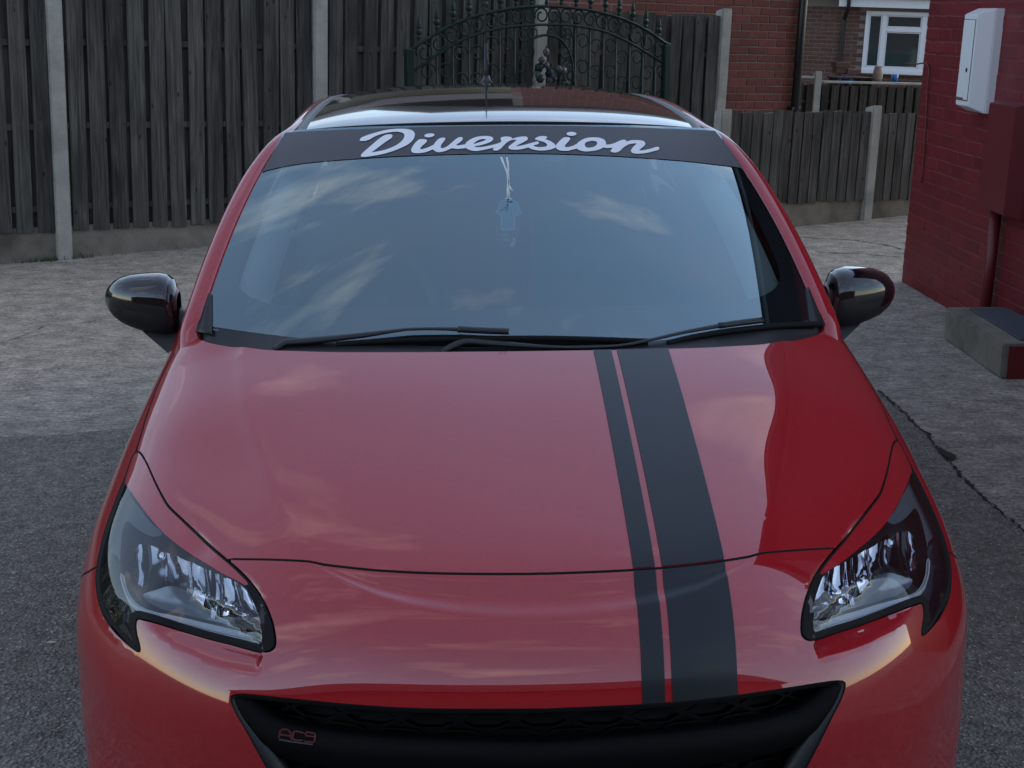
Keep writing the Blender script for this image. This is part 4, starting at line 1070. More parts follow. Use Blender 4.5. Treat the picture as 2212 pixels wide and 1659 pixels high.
def wood(name, c1, c2, green=(.05, .055, .04)):
    t = NT(name); oi = t.add('ShaderNodeObjectInfo').outputs['Random']
    off = t.add('ShaderNodeCombineXYZ', {0: t.math('MULTIPLY', oi, 37.0), 1: t.math('MULTIPLY', oi, 11.0), 2: t.math('MULTIPLY', oi, 23.0)}).outputs[0]
    g = t.noise(1.0, 6, .62, t.coord('Object', (55, 55, 2.2), off), .6); k = t.noise(1.0, 3, .5, t.coord('Object', (6, 6, 1.4), off), .8)
    kn = t.add('ShaderNodeTexVoronoi', {'Scale': 1.0, 'Vector': t.coord('Object', (11, 2, 5.0), off)}).outputs['Distance']
    col = t.mix(t.ramp(g, [(.36, 0), (.64, 1)]), tuple(x*.7 for x in c1), tuple(x*1.2 for x in c2)); col = t.mix(t.ramp(k, [(.42, 0), (.72, .8)]), col, tuple(x*.42 for x in c1))
    col = t.mix(t.ramp(kn, [(.05, .9), (.12, 0)]), col, (.012, .011, .010))
    col = t.mix(t.math('MULTIPLY', oi, .30), col, green)
    hs = t.add('ShaderNodeHueSaturation', {'Color': col, 'Value': t.math('ADD', t.math('MULTIPLY', oi, .55), .72)})
    t.set(Base_Color=hs.outputs[0], Roughness=.85, Specular_IOR_Level=.25); t.bump(g, .5, .003)
wood('old_wood', (.066, .064, .058), (.130, .125, .114)); wood('dark_wood', (.040, .034, .028), (.080, .068, .058), (.03, .028, .02))
def concrete(name, c1, c2, stain=(.06, .058, .05)):
    t = NT(name); oi = t.add('ShaderNodeObjectInfo').outputs['Random']; c = t.coord('Object', (1, 1, 1), t.add('ShaderNodeCombineXYZ', {0: t.math('MULTIPLY', oi, 9.0), 2: t.math('MULTIPLY', oi, 5.0)}).outputs[0])
    a = t.noise(5, 6, .65, c); b = t.noise(130, 3, .7, c); s = t.noise(2.2, 5, .6, c)
    col = t.mix(t.ramp(a, [(.35, 0), (.7, 1)]), c1, c2); col = t.mix(t.ramp(s, [(.5, 0), (.72, .8)]), col, stain); col = t.mix(t.ramp(b, [(.3, .4), (.5, 0)]), col, tuple(x*.5 for x in c1))
    t.set(Base_Color=col, Roughness=.9, Specular_IOR_Level=.25); t.bump(b, .4, .004)
concrete('post_concrete', (.36, .36, .32), (.48, .48, .43), (.22, .22, .19)); concrete('board_concrete', (.19, .175, .14), (.31, .285, .235), (.075, .075, .055)); concrete('step_concrete', (.17, .16, .13), (.24, .225, .185))
def brickm(name, c1, c2, rough=.85, bscale=60):
    t = NT(name); oi = t.add('ShaderNodeObjectInfo').outputs['Random']; c = t.coord('Object', (1, 1, 1), t.add('ShaderNodeCombineXYZ', {0: t.math('MULTIPLY', oi, 9.0), 2: t.math('MULTIPLY', oi, 5.0)}).outputs[0])
    a = t.noise(18, 5, .65, c); b = t.noise(bscale, 4, .7, c)
    col = t.mix(t.ramp(a, [(.35, 0), (.7, 1)]), c1, c2); hs = t.add('ShaderNodeHueSaturation', {'Color': col, 'Value': t.math('ADD', t.math('MULTIPLY', oi, .35), .82)})
    t.set(Base_Color=hs.outputs[0], Roughness=rough, Specular_IOR_Level=.3); t.bump(b, .5, .004)
brickm('red_brick', (.155, .046, .036), (.20, .066, .05)); brickm('brown_brick', (.10, .052, .042), (.15, .082, .066)); brickm('painted_brick', (.140, .0125, .0165), (.158, .015, .019), .5, 25)
t = NT('mortar'); t.set(Base_Color=t.mix(t.noise(30, 4, .6, t.coord()), (.17, .15, .13), (.25, .225, .20)), Roughness=.95); t.bump(t.noise(150, 3, .6, t.coord()), .5, .003)
t = NT('painted_mortar'); t.set(Base_Color=(.14, .0125, .0165), Roughness=.5); t.bump(t.noise(40, 4, .6, t.coord()), .5, .004)
t = NT('painted_wall'); br = t.add('ShaderNodeTexBrick', {'Scale': 1.0, 'Mortar Size': .006, 'Brick Width': .225, 'Row Height': .075, 'Vector': t.coord('Object', None, None, (math.radians(90), 0, 0))}); t.set(Base_Color=(.145, .013, .017), Roughness=.5); t.bump(br.outputs['Fac'], -.6, .006)
simple('painted_metal', (.125, .011, .014), .45); simple('upvc_white', (.74, .76, .80), .35); simple('gate_green', (.006, .024, .020), .55, .1, 0, .3); simple('gate_leaf', (.018, .050, .022), .5); simple('gate_bloom', (.05, .05, .065), .5)
simple('pipe_black', (.010, .010, .011), .4); simple('blue_plastic', (.02, .16, .50), .4); simple('mat_blue', (.045, .05, .066), .95); simple('roof_tile', (.07, .05, .045), .8); simple('curtain', (.10, .13, .13), .9)
simple('pane_dark', (.035, .055, .055), .05, 0, 1.0); simple('orange_scrap', (.55, .10, .02), .6); simple('leaf_pale', (.45, .42, .34), .7); simple('clay', (.30, .24, .17), .7); simple('render_beige', (.36, .33, .27), .9)
t = NT('mat_rubber'); t.set(Base_Color=t.mix(t.noise(40, 4, .6, t.coord()), (.040, .046, .062), (.075, .082, .102)), Roughness=.95); t.bump(t.noise(260, 3, .7, t.coord()), .8, .004)

# ---- ground
def sheet(name, pts, z, mat, kind='structure'):
    o = mesh_obj(name, [(p[0], p[1], z) for p in pts], [tuple(range(len(pts)))], mat, None, False); tag(o, kind=kind); return o
sheet('ground', [(-300, -300), (300, -300), (300, 300), (-300, 300)], 0, 'concrete_ground')
la = [ground_pt(x, y) for x, y in ((0, 946), (90, 943), (167, 938), (230, 931), (285, 925))]
ra_ = [ground_pt(x, y) for x, y in ((1899, 845), (1925, 872), (1949, 890), (1975, 917), (2000, 938), (2024, 972), (2050, 999), (2075, 1030), (2094, 1050), (2134, 1085), (2212, 1152))]
d0 = la[0] - la[1]; d0 /= np.linalg.norm(d0); d1 = ra_[-1] - ra_[-2]; d1 /= np.linalg.norm(d1)
jag = lambda P, n, a: np.array([p + np.r_[RNG.normal(0, a, 2), 0] for p in resample(np.array(P), n)])
poly = list(jag(la, .03, .006)) + [np.array([0, la[-1][1] + .15, 0])] + list(jag(ra_, .03, .006))
poly = [la[0] + d0*25] + poly + [ra_[-1] + d1*3, np.array([3.6, -25, 0]), np.array([-28, -25, 0])]
road = sheet('tarmac_drive', poly, .004, 'asphalt')
# broken edge along the right: a dark crack and the hole where the slab has crumbled
def crack(pts, w, z, mat='void_black', n=.02):
    P = jag(pts, n, w*.45); T = np.gradient(P, axis=0); T /= np.linalg.norm(T, axis=1)[:, None]; N = np.stack([-T[:, 1], T[:, 0], 0*T[:, 0]], 1)
    ww = np.abs(RNG.normal(w, w*.5, len(P)))[:, None]*.5
    V = np.vstack([P + N*ww, P - N*ww]); V[:, 2] = z; k = len(P)
    return V, [(i, i + 1, k + i + 1, k + i) for i in range(k - 1)]
soil = NT('crack_soil'); soil.set(Base_Color=(.018, .016, .013), Roughness=1)
V, F = crack(ra_[:], .011, .008); mesh_obj('crack', V, F, 'crack_soil', road, False)
hole = [ground_pt(x, y) for x, y in ((2024,975),(2032,984),(2044,992),(2052,997),(2062,996),(2066,990),(2056,984),(2046,980),(2036,975),(2030,970))]
mesh_obj('pothole', [(p[0], p[1], .010) for p in hole], [tuple(range(len(hole)))], 'crack_soil', road, False)
for pts in (((1715, 512), (1790, 516), (1850, 520), (1930, 533), (1950, 540)), ((1760, 545), (1860, 549), (1946, 556))):
    V, F = crack([ground_pt(*p) for p in pts], .012, .004); mesh_obj('crack', V, F, 'crack_soil', bpy.data.objects['ground'], False)
V, F = crack([ground_pt(*p) for p in ((0, 742), (40, 730), (100, 704), (170, 700), (230, 690))], .005, .004); mesh_obj('crack', V, F, 'crack_soil', bpy.data.objects['ground'], False)

# ---- fences
FANG = math.radians(28.7)
def boardmesh(w, h, th, seed):
    r = random.Random(seed); bm = bmesh.new(); bmesh.ops.create_cube(bm, size=1); bmesh.ops.scale(bm, vec=(w, th, h), verts=bm.verts); bmesh.ops.translate(bm, vec=(0, 0, h/2), verts=bm.verts)
    for v in bm.verts: v.co.x += r.uniform(-.002, .002); v.co.z += r.uniform(-.006, .006)
    bmesh.ops.bevel(bm, geom=[e for e in bm.edges if abs(e.verts[0].co.z - e.verts[1].co.z) > .2], offset=.002, segments=1, affect='EDGES')
    me = bpy.data.meshes.new('board'); bm.to_mesh(me); bm.free(); return me
def put(name, me, mat, parent, loc, rot=(0, 0, 0)):
    o = bpy.data.objects.new(name, me); COL.objects.link(o); o.parent = parent; o.location = loc; o.rotation_euler = rot
    if not me.materials: me.materials.append(MATS[mat])
    return o
def box_part(name, c, s, mat, parent, bevel=.004):
    bm = bmesh.new(); bmesh.ops.create_cube(bm, size=1); bmesh.ops.scale(bm, vec=s, verts=bm.verts)
    if bevel: bmesh.ops.bevel(bm, geom=bm.edges[:], offset=bevel, segments=1, affect='EDGES')
    o = bm_obj(name, bm, mat, parent); o.location = c; return o
def fence(root, posts, tops, pitch, bw, bottom, rails, post_top, post_w, mat, seed, gravel=True, capped=None, lean=.0, back=True, hide_panels=()):
    r = random.Random(seed); tops = tops if hasattr(tops, '__len__') else [tops]*len(posts)
    for x, pt in zip(posts, post_top):
        bm = bmesh.new(); bmesh.ops.create_cube(bm, size=1); bmesh.ops.scale(bm, vec=(post_w, post_w, pt + .1), verts=bm.verts); bmesh.ops.translate(bm, vec=(0, 0, (pt - .1)/2), verts=bm.verts)
        for v in bm.verts:
            if v.co.z > 0 and v.co.y > 0: v.co.z -= .025
        bmesh.ops.bevel(bm, geom=bm.edges[:], offset=.008, segments=2, affect='EDGES'); o = bm_obj('post', bm, 'post_concrete', root); o.location = (x, 0, 0)
    for p, (a, b) in enumerate(zip(posts[:-1], posts[1:])):
        x0, x1 = a + post_w/2 + .006, b - post_w/2 - .006; dz = r.uniform(-.018, .018); top = tops[p]
        meshes = [boardmesh(bw*r.uniform(.95, 1.04), top - bottom, .018, seed*10 + k + 50*p) for k in range(5)]
        bmesh_b = [boardmesh(bw*r.uniform(.95, 1.04), top - bottom - .02, .018, seed*10 + 7 + k + 50*p) for k in range(2)]
        if gravel: box_part('gravel_board', ((x0 + x1)/2, .012, (bottom + .045)/2 - .02), (x1 - x0 + .03, .05, bottom + .05), 'board_concrete', root, .006)
        for z in rails: box_part('rail', ((x0 + x1)/2, .004, z + dz), (x1 - x0, .028, .042), mat, root, .003)
        n = int(round((x1 - x0 - .02)/pitch)); st = (x1 - x0 - bw*.9)/max(n - 1, 1) if n > 1 else 0
        for k in range(n):
            put('board', meshes[r.randrange(5)], mat, root, (x0 + bw*.5 + .012 + k*st*.985, -.021 + r.uniform(-.002, .002), bottom - .01 + dz + r.uniform(-.012, .008)), (r.uniform(-.006, .006), r.uniform(-.011, .011), r.uniform(-.06, .06)))
        if back:
            for k in range(n + 1): put('back_board', bmesh_b[r.randrange(2)], mat, root, (x0 + .012 + k*st*.985, .030, bottom + dz), (0, r.uniform(-.006, .006), 0))
    return root
tall = rooted('tall_fence', (-2.80, 8.0, 0), FANG)
fence(tall, [-9.65, -7.72, -5.79, -3.86, -1.93, 0, 1.93, 3.86, 5.76], [2.0]*6 + [1.95, 1.80], .141, .108, .20, (.35, .905, 1.46), [2.06]*6 + [2.02, 1.98, 1.86], .105, 'old_wood', 3)
tag(tall, 'tall weathered grey board fence with concrete posts behind the red car', 'fence')
# low fence in front of the brick wall
lowp = ground_pt(1865, 474); ld = np.array([math.cos(FANG), math.sin(FANG), 0])
def along(px, py, p0, ang):      # distance along a fence line where a pixel column crosses its plane
    n = np.array([-math.sin(ang), math.cos(ang), 0]); q = plane_pt(px, py, p0, n); return float((q - p0)@np.array([math.cos(ang), math.sin(ang), 0])), float(q[2])
x_l = along(1552, 300, lowp, FANG)[0]; ztop = along(1700, 246, lowp, FANG)[1]; zpost = along(1880, 229, lowp, FANG)[1]
lowf = rooted('low_fence', lowp, FANG)
fence(lowf, [x_l, 0, 1.9], ztop, .100, .088, along(1760, 437, lowp, FANG)[1], (.32, ztop - .12), [ztop + .02, zpost + .01, zpost], .10, 'old_wood', 5)
tag(lowf, 'low grey board fence beside the painted red house', 'fence')
farp = np.array([4.55, 14.5, 0]); FA2 = math.radians(12)
f_l = along(1690, 200, farp, FA2)[0]; f_p = along(1757, 200, farp, FA2)[0]; f_r = along(2010, 200, farp, FA2)[0]; zt = along(1800, 181, farp, FA2)[1]; zp = along(1757, 156, farp, FA2)[1]
farf = rooted('garden_fence', farp, FA2)
fence(farf, [f_l - .1, f_p, f_p + 2.0], zt, .118, .092, .20, (.35, zt - .20), [zp]*3, .09, 'dark_wood', 8)
box_part('capping', (f_p + 1.03, -.01, zt + .012), (1.93, .07, .025), 'post_concrete', farf)
box_part('capping', ((f_l - .1 + f_p)/2, -.01, zt + .06), (abs(f_p - f_l) + .0, .07, .025), 'post_concrete', farf)
tag(farf, 'dark brown garden fence with pale capping below the white window', 'fence')

# ---- brick walls laid brick by brick
def brick_mesh(L, Hh, D, seed, bev=.004, jit=.0025):
    r = random.Random(seed); bm = bmesh.new(); bmesh.ops.create_cube(bm, size=1); bmesh.ops.scale(bm, vec=(L, D, Hh), verts=bm.verts)
    for v in bm.verts: v.co += Vector((r.uniform(-jit, jit), r.uniform(-jit, jit)*.6, r.uniform(-jit, jit)))
    bmesh.ops.bevel(bm, geom=bm.edges[:], offset=bev, segments=1, affect='EDGES'); me = bpy.data.meshes.new('brick'); bm.to_mesh(me); bm.free(); return me
def lay(root, x0, x1, z0, z1, mat, proud=.008, L=.215, Hh=.065, joint=.010, seed=1, skip=None, limit=300, bev=.004):
    r = random.Random(seed); full = [brick_mesh(L, Hh, .03, seed*20 + k, bev) for k in range(5)]; n = 0; cuts = {}
    for me in full: me.materials.append(MATS[mat])
    ch, cl = Hh + joint, L + joint
    for row in range(int((z1 - z0)/ch) + 1):
        z = z0 + Hh/2 + row*ch
        if z + Hh/2 > z1 + .01: break
        xs = x0 - (cl/2 if row % 2 else 0)
        while xs < x1 - .01:
            a, b = max(xs, x0), min(xs + L, x1); xs += cl
            if b - a < .03 or (skip and skip((a + b)/2, z)): continue
            if n >= limit: return n
            if b - a > L*.97: me = full[r.randrange(5)]
            else:
                k = round(b - a, 2)
                if k not in cuts: cuts[k] = brick_mesh(b - a, Hh, .03, int(k*1000), bev); cuts[k].materials.append(MATS[mat])
                me = cuts[k]
            put('brick', me, mat, root, ((a + b)/2, .015 - proud + r.uniform(-.0015, .0015), z), (r.uniform(-.006, .006), r.uniform(-.006, .006), r.uniform(-.008, .008))); n += 1
    return n
def slab(name, x0, x1, y0, y1, z0, z1, mat, parent): return box_part(name, ((x0+x1)/2, (y0+y1)/2, (z0+z1)/2), (x1-x0, y1-y0, z1-z0), mat, parent, 0)
for nm, c1, c2 in (('red_brickwork', (.16, .048, .037), (.20, .066, .05)), ('brown_brickwork', (.11, .056, .045), (.15, .082, .066))):
    t = NT(nm); br = t.add('ShaderNodeTexBrick', {'Scale': 1.0, 'Mortar Size': .006, 'Brick Width': .225, 'Row Height': .075, 'Color1': c1 + (1,), 'Color2': c2 + (1,), 'Mortar': (.2, .18, .16, 1), 'Vector': t.coord('Object', None, None, (math.radians(90), 0, 0))}); t.set(Base_Color=br.outputs['Color'], Roughness=.9); t.bump(br.outputs['Fac'], -.6, .006)
# outbuilding behind the tall fence
BA = math.radians(26)
bp0 = np.array([2.55, 12.1, 0]); e_r = along(1712, 120, bp0, BA)[0]; e_l = along(1545, 100, bp0, BA)[0]
bw_ = rooted('brick_outbuilding', bp0, BA)
slab('mortar_wall', e_l - 1.0, e_r, .0, .2, .5, 2.28, 'mortar', bw_); slab('upper_wall', e_l - 2.2, e_r, -.006, .2, 2.28, 3.2, 'red_brickwork', bw_); slab('wall', e_l - 2.2, e_l - 1.0, -.006, .2, -.1, 2.28, 'red_brickwork', bw_); slab('lower_wall', e_l - 1.0, e_r, -.006, .2, -.1, .5, 'red_brickwork', bw_); slab('return_wall', e_r - .2, e_r, .2, 4.0, -.1, 3.2, 'brown_brick', bw_)
lay(bw_, e_l - 1.0, e_r, .52, 2.30, 'red_brick', seed=2, limit=290, bev=.005)
z = along(1600, 0, bp0, BA)[1]
slab('eaves', e_l - 2.4, e_r + .1, -.25, .3, 3.2, 3.32, 'roof_tile', bw_)
mesh_obj('roof', [(e_l - 2.4, -.25, 3.32), (e_r + .1, -.25, 3.32), (e_r + .1, 2.2, 4.6), (e_l - 2.4, 2.2, 4.6), (e_l - 2.4, 4.4, 3.32), (e_r + .1, 4.4, 3.32)], [(0,1,2,3), (3,2,5,4), (0,3,4), (1,5,2)], 'roof_tile', bw_, False)
V, F = tube_vf(np.array([(e_r - .02, -.06, -.05), (e_r - .02, -.06, 3.15)]), .042, 12); mesh_obj('downpipe', V, F, 'pipe_black', bw_, True)
for zz in (.75, 2.2): box_part('pipe_clip', (e_r - .02, -.05, zz), (.12, .08, .035), 'pipe_black', bw_)
tag(bw_, 'red brick outbuilding with a black downpipe standing behind the grey fence posts', 'building')
# house beyond
HA = math.radians(-16); hp = np.array([7.6, 25.0, 0])
hx = lambda x, y: along(x, y, hp, HA)
hs_ = rooted('brick_house', hp, HA)
xa, xb = hx(1690, 100)[0], hx(2060, 100)[0] + 3.5
zf = hx(1900, 13)[1]; zsl = hx(1930, 158)[1]; zwt = hx(1930, 23)[1]; wl_, wr_ = hx(1862, 80)[0], hx(2040, 80)[0]
zlo_ = hx(1800, 185)[1]
slab('mortar_wall', xa, wr_ + .02, .0, .25, zlo_, zf + .3, 'mortar', hs_); slab('wall', xa - 1.5, xa, -.006, .25, -.2, zf + .3, 'brown_brickwork', hs_); slab('wall', wr_ + .62, xb, -.006, .25, -.2, zf + .3, 'brown_brickwork', hs_); slab('wall', wr_ + .02, wr_ + .62, -.006, .25, -.2, zsl, 'brown_brickwork', hs_); slab('wall', wr_ + .02, wr_ + .62, .06, .25, zsl, zf + .3, 'brown_brickwork', hs_); slab('lower_wall', xa, wr_ + .02, -.006, .25, -.2, zlo_, 'brown_brickwork', hs_)
skipw = lambda x, z: wl_ - .05 < x < wr_ + .1 and zsl - .03 < z < zwt + .03
lay(hs_, xa, wr_ + .02, hx(1800, 185)[1], zf, 'brown_brick', seed=4, skip=skipw, limit=300, bev=.006)
slab('fascia', hx(1806, 8)[0], xb, -.28, -.22, zf - .02, zf + .22, 'upvc_white', hs_); slab('soffit', hx(1806, 8)[0], xb, -.22, .0, zf + .0, zf + .04, 'upvc_white', hs_)
mesh_obj('roof', [(xa - 1.6, -.4, zf + .22), (xb, -.4, zf + .22), (xb, 3.4, zf + 2.4), (xa - 1.6, 3.4, zf + 2.4)], [(0, 1, 2, 3)], 'roof_tile', hs_, False)
V, F = tube_vf(np.array([(hx(1806, 8)[0], -.36, zf + .20), (xb, -.36, zf + .20)]), .055, 10); mesh_obj('gutter', V, F, 'pipe_black', hs_, True)
dpx = hx(1816, 60)[0]; V, F = tube_vf(catmull([(hx(1826, 10)[0], -.34, zf + .2), (hx(1826, 20)[0], -.30, zf - .02), (dpx + .02, -.07, zf - .22), (dpx, -.06, zf - .4), (dpx, -.06, .0)], 5), .036, 10); mesh_obj('downpipe', V, F, 'pipe_black', hs_, True)
win = empty('window'); win.parent = hs_
fw = .055
def bar(x0, x1, z0, z1, y=-.03, d=.07, name='frame_bar'): box_part(name, ((x0+x1)/2, y, (z0+z1)/2), (x1-x0, d, z1-z0), 'upvc_white', win, .008)
m1, m2 = hx(1903, 80)[0], hx(1989, 80)[0]; tr = hx(1940, 62)[1]
bar(wl_, wr_ + .6, zwt - .07, zwt); bar(wl_, wr_ + .6, zsl + .05, zsl + .12); bar(wl_, wl_ + .07, zsl + .12, zwt - .07); bar(m1 - .045, m1 + .045, zsl + .12, zwt - .07); bar(m2 - .045, m2 + .045, zsl + .12, zwt - .07); bar(m1 + .045, m2 - .045, tr - .04, tr + .04)
bar(wl_ - .04, wr_ + .6, zsl, zsl + .05, -.07, .16, 'sill')
for x0, x1, z0, z1 in ((wl_ + .07, m1 - .045, zsl + .12, zwt - .07), (m1 + .045, m2 - .045, zsl + .12, tr - .04), (m1 + .045, m2 - .045, tr + .04, zwt - .07), (m2 + .045, wr_ + .5, zsl + .12, zwt - .07)):
    b = .022
    for q in ((x0, x1, z0, z0 + b), (x0, x1, z1 - b, z1), (x0, x0 + b, z0 + b, z1 - b), (x1 - b, x1, z0 + b, z1 - b)): bar(*q, -.015, .05, 'casement')
    box_part('pane', ((x0+x1)/2, -.005, (z0+z1)/2), (x1-x0-.01, .012, z1-z0-.01), 'pane_dark', win, 0)
tag(hs_, 'brown brick house with a white framed window and black downpipe', 'house')
# garden clutter on the far fence
gz = zt + .025
def gl(px, py, off=.35):
    n = np.array([-math.sin(FA2), math.cos(FA2), 0]); p = farp + n*off; return plane_pt(px, py, p, n)
tb = rooted('garden_table', gl(1838, 168), FA2)
box_part('table_top', (0, 0, .0), (.50, .25, .022), 'dark_wood', tb); 
for sx in (-.22, -.07, .08, .22): box_part('leg', (sx, 0, -.45), (.03, .2, .88), 'dark_wood', tb)
tag(tb, 'rough dark wooden table standing behind the garden fence', 'table')
def blob(name, c, s, mat, label, cat, seed=0, jit=.12):
    bm = bmesh.new(); bmesh.ops.create_icosphere(bm, subdivisions=3, radius=1); r = random.Random(seed)
    for v in bm.verts:
        n = v.co.normalized(); q = 1 + jit*(math.sin(n.x*5 + seed) * math.cos(n.y*4 + seed*2) + .6*math.sin(n.z*9 + n.x*7)); v.co = Vector((n.x*s[0], n.y*s[1], n.z*s[2]))*q
    o = bm_obj(name, bm, mat, None, True); o.location = c; tag(o, label, cat); return o
blob('plastic_bag', gl(1830, 174, .3), (.085, .06, .045), 'blue_plastic', 'crumpled bright blue plastic bag under the garden table', 'bag', 3, .18)
stk = rooted('brick_pile', gl(1818, 158), FA2)
for k, (dx, dz) in enumerate(((0, .03), (-.02, .095), (.13, .02))): put('brick', brick_mesh(.20, .06, .10, 70 + k), 'brown_brick', stk, (dx, 0, dz), (0, 0, .1*k))
for me in {c.data for c in stk.children}: 
    if not me.materials: me.materials.append(MATS['red_brick'])
tag(stk, 'few loose red bricks piled on the garden table', 'bricks')
prof = [(.0, 0), (.045, 0), (.055, .05), (.058, .10), (.05, .14), (.04, .16), (.045, .18)]
vp = gl(1895, 181, .1); V = [(r_*math.cos(a), r_*math.sin(a), z_) for a in np.linspace(0, 2*math.pi, 16, endpoint=False) for r_, z_ in prof]
F = [(i*7 + j, ((i+1) % 16)*7 + j, ((i+1) % 16)*7 + j + 1, i*7 + j + 1) for i in range(16) for j in range(6)]
va = mesh_obj('vase', V, F, 'clay', None, True); va.location = (vp[0], vp[1], gz - .02); tag(va, 'small tan clay vase behind the garden fence capping', 'vase')
cp = gl(1932, 182, .1); V, F = tube_vf(np.array([(0, 0, 0), (0, 0, .085)]), [.032, .042], 14); cu = mesh_obj('cup', V, F, 'blue_plastic', None, True); cu.location = (cp[0], cp[1], gz - .02); tag(cu, 'small blue plastic cup right of the clay vase', 'cup')

# neighbour's rendered house behind the tall fence: seen only as its reflection in the car roof
nb = rooted('rendered_house', (-6.5, 13.0, 0), FANG)
slab('wall', -5.0, 9.6, .0, 6.0, -.2, 3.3, 'render_beige', nb)
mesh_obj('roof', [(-5.3, -.4, 3.3), (9.9, -.4, 3.3), (9.9, 3.0, 4.7), (-5.3, 3.0, 4.7), (-5.3, 6.4, 3.3), (9.9, 6.4, 3.3)], [(0,1,2,3), (3,2,5,4), (0,3,4), (1,5,2)], 'roof_tile', nb, False)
for x in (-3.2, .2, 3.4):
    w_ = empty('window'); w_.parent = nb
    box_part('frame', (x, -.01, 1.5), (1.5, .06, 1.15), 'upvc_white', w_); box_part('pane', (x, -.03, 1.5), (1.36, .05, 1.0), 'pane_dark', w_, 0)
tag(nb, 'beige rendered house reflected in the black car roof', 'house')
# ---- painted house on the right
wc = ground_pt(1947, 608); 
ph = empty('painted_house'); ph.matrix_world = Matrix.Translation(wc)@Matrix.Rotation(TILT, 4, 'Y')@Matrix.Rotation(math.radians(-90), 4, 'Z')   # local x runs towards the viewer, local -y faces the drive
slab('mortar_wall', 0.004, 2.35, .0010, .25, -.05, 2.9, 'painted_mortar', ph)
HL, HE = 5.6, 4.5
slab('wall', 2.352, HL, .0, .25, -.05, HE, 'painted_wall', ph); slab('upper_wall', .0, 2.35, .0, .25, 2.9, HE, 'painted_wall', ph)
slab('gable_wall', .0, .25, .25, 7.0, -.05, HE, 'painted_wall', ph); slab('gable_wall', HL - .25, HL, .25, 7.0, -.05, HE, 'painted_wall', ph)
lay(ph, 0.0, 2.34, .0, 2.6, 'painted_brick', proud=.0012, seed=6, limit=300, bev=.0035)
slab('gutter', -.2, HL + .2, -.34, -.24, HE - .02, HE + .08, 'pipe_black', ph); slab('soffit', -.2, HL + .2, -.24, .0, HE - .02, HE, 'roof_tile', ph)
mesh_obj('roof', [(-.2, -.36, HE + .08), (HL + .2, -.36, HE + .08), (HL + .2, 3.6, HE + 2.4), (-.2, 3.6, HE + 2.4), (-.2, 7.4, HE + .08), (HL + .2, 7.4, HE + .08)], [(0,1,2,3), (3,2,5,4), (0,3,4), (1,5,2)], 'roof_tile', ph, False)
tag(ph, 'house wall of dark red painted bricks beside the drive', 'house')
WN = np.array([-1.0, 0, 0])
def wall_pt(px, py, off=0.0):     # pixel -> local coordinates on the painted wall
    mi = ph.matrix_world.inverted(); o = mi@Vector(CAM); d = (mi.to_3x3()@Vector(ray(px, py))); k = (-off - o.y)/d.y; q = o + d*k; return q.x, q.z
x0, z1 = wall_pt(2090, 17, .11); x0b, z0 = wall_pt(2064, 238, .11); x1 = wall_pt(2149, 18, .05)[0]
def cabinet(name, x0, x1, z0, z1, d, mat, par, ch=.03):
    V = [(x0, 0, z0), (x1, 0, z0), (x1, 0, z1), (x0, 0, z1), (x0 + ch, -d, z0 + ch), (x1 - ch, -d, z0 + ch), (x1 - ch, -d, z1 - ch), (x0 + ch, -d, z1 - ch), (x0, -d*.35, z0), (x1, -d*.35, z0), (x1, -d*.35, z1), (x0, -d*.35, z1)]
    bm = bmesh.new(); vs = [bm.verts.new(v) for v in V]
    for f in ((0,1,9,8),(1,2,10,9),(2,3,11,10),(3,0,8,11),(8,9,5,4),(9,10,6,5),(10,11,7,6),(11,8,4,7),(4,5,6,7)): bm.faces.new([vs[i] for i in f])
    bmesh.ops.bevel(bm, geom=bm.edges[:], offset=.004, segments=2, affect='EDGES'); bmesh.ops.recalc_face_normals(bm, faces=bm.faces); return bm_obj(name, bm, mat, par)
mb = empty('meter_box'); mb.matrix_world = ph.matrix_world.copy()
bx0 = (x0 + x0b)/2; bx1 = max(x1, bx0 + .26)
cabinet('case', bx0, bx1, z0, z1, .13, 'upvc_white', mb, .035)
box_part('door', ((bx0+bx1)/2, -.132, (z0+z1)/2 + .0), (bx1-bx0-.10, .008, z1-z0-.13), 'upvc_white', mb, .003)
box_part('door_gap', ((bx0+bx1)/2, -.1295, (z0+z1)/2), (bx1-bx0-.092, .006, z1-z0-.122), 'pipe_black', mb, 0)
V, F = tube_vf(np.array([(bx1 - .09, -.134, (z0+z1)/2 - .05), (bx1 - .09, -.140, (z0+z1)/2 - .05)]), .011, 12); mesh_obj('lock', V, F, 'pipe_black', mb, True)
simple('rust', (.20, .07, .02), .9)
box_part('rust_stain', ((bx0+bx1)/2 - .03, -.1365, z0 + .072), (bx1-bx0-.14, .002, .010), 'rust', mb, 0)
tag(mb, 'white plastic meter box fixed to the dark red painted wall', 'meter box')
gxa, gzt = wall_pt(2122, 211, .15); gxb, gzb = wall_pt(2104, 455, .15)
gb = empty('gas_box'); gb.matrix_world = ph.matrix_world.copy(); gx0 = (gxa + gxb)/2
cabinet('case', gx0, gx0 + .40, gzb, gzt, .13, 'painted_metal', gb, .022)
V, F = tube_vf(np.array([(gx0 + .08, -.05, gzb + .02), (gx0 + .08, -.05, .0)]), .03, 10); mesh_obj('pipe', V, F, 'painted_metal', gb, True)
tag(gb, 'dark red painted box on the wall below the white meter box', 'box')
cbl = [wall_pt(x, y, .02) for x, y in ((1952, 137), (1975, 138), (2002, 142), (2000, 200), (1995, 300), (1988, 395))]
V, F = tube_vf(catmull([(x, -.012, z) for x, z in cbl], 5), .005, 6); o = mesh_obj('cable', V, F, 'painted_metal', None, True); o.matrix_world = ph.matrix_world.copy(); tag(o, 'thin red painted cable running down the brick corner', 'cable')
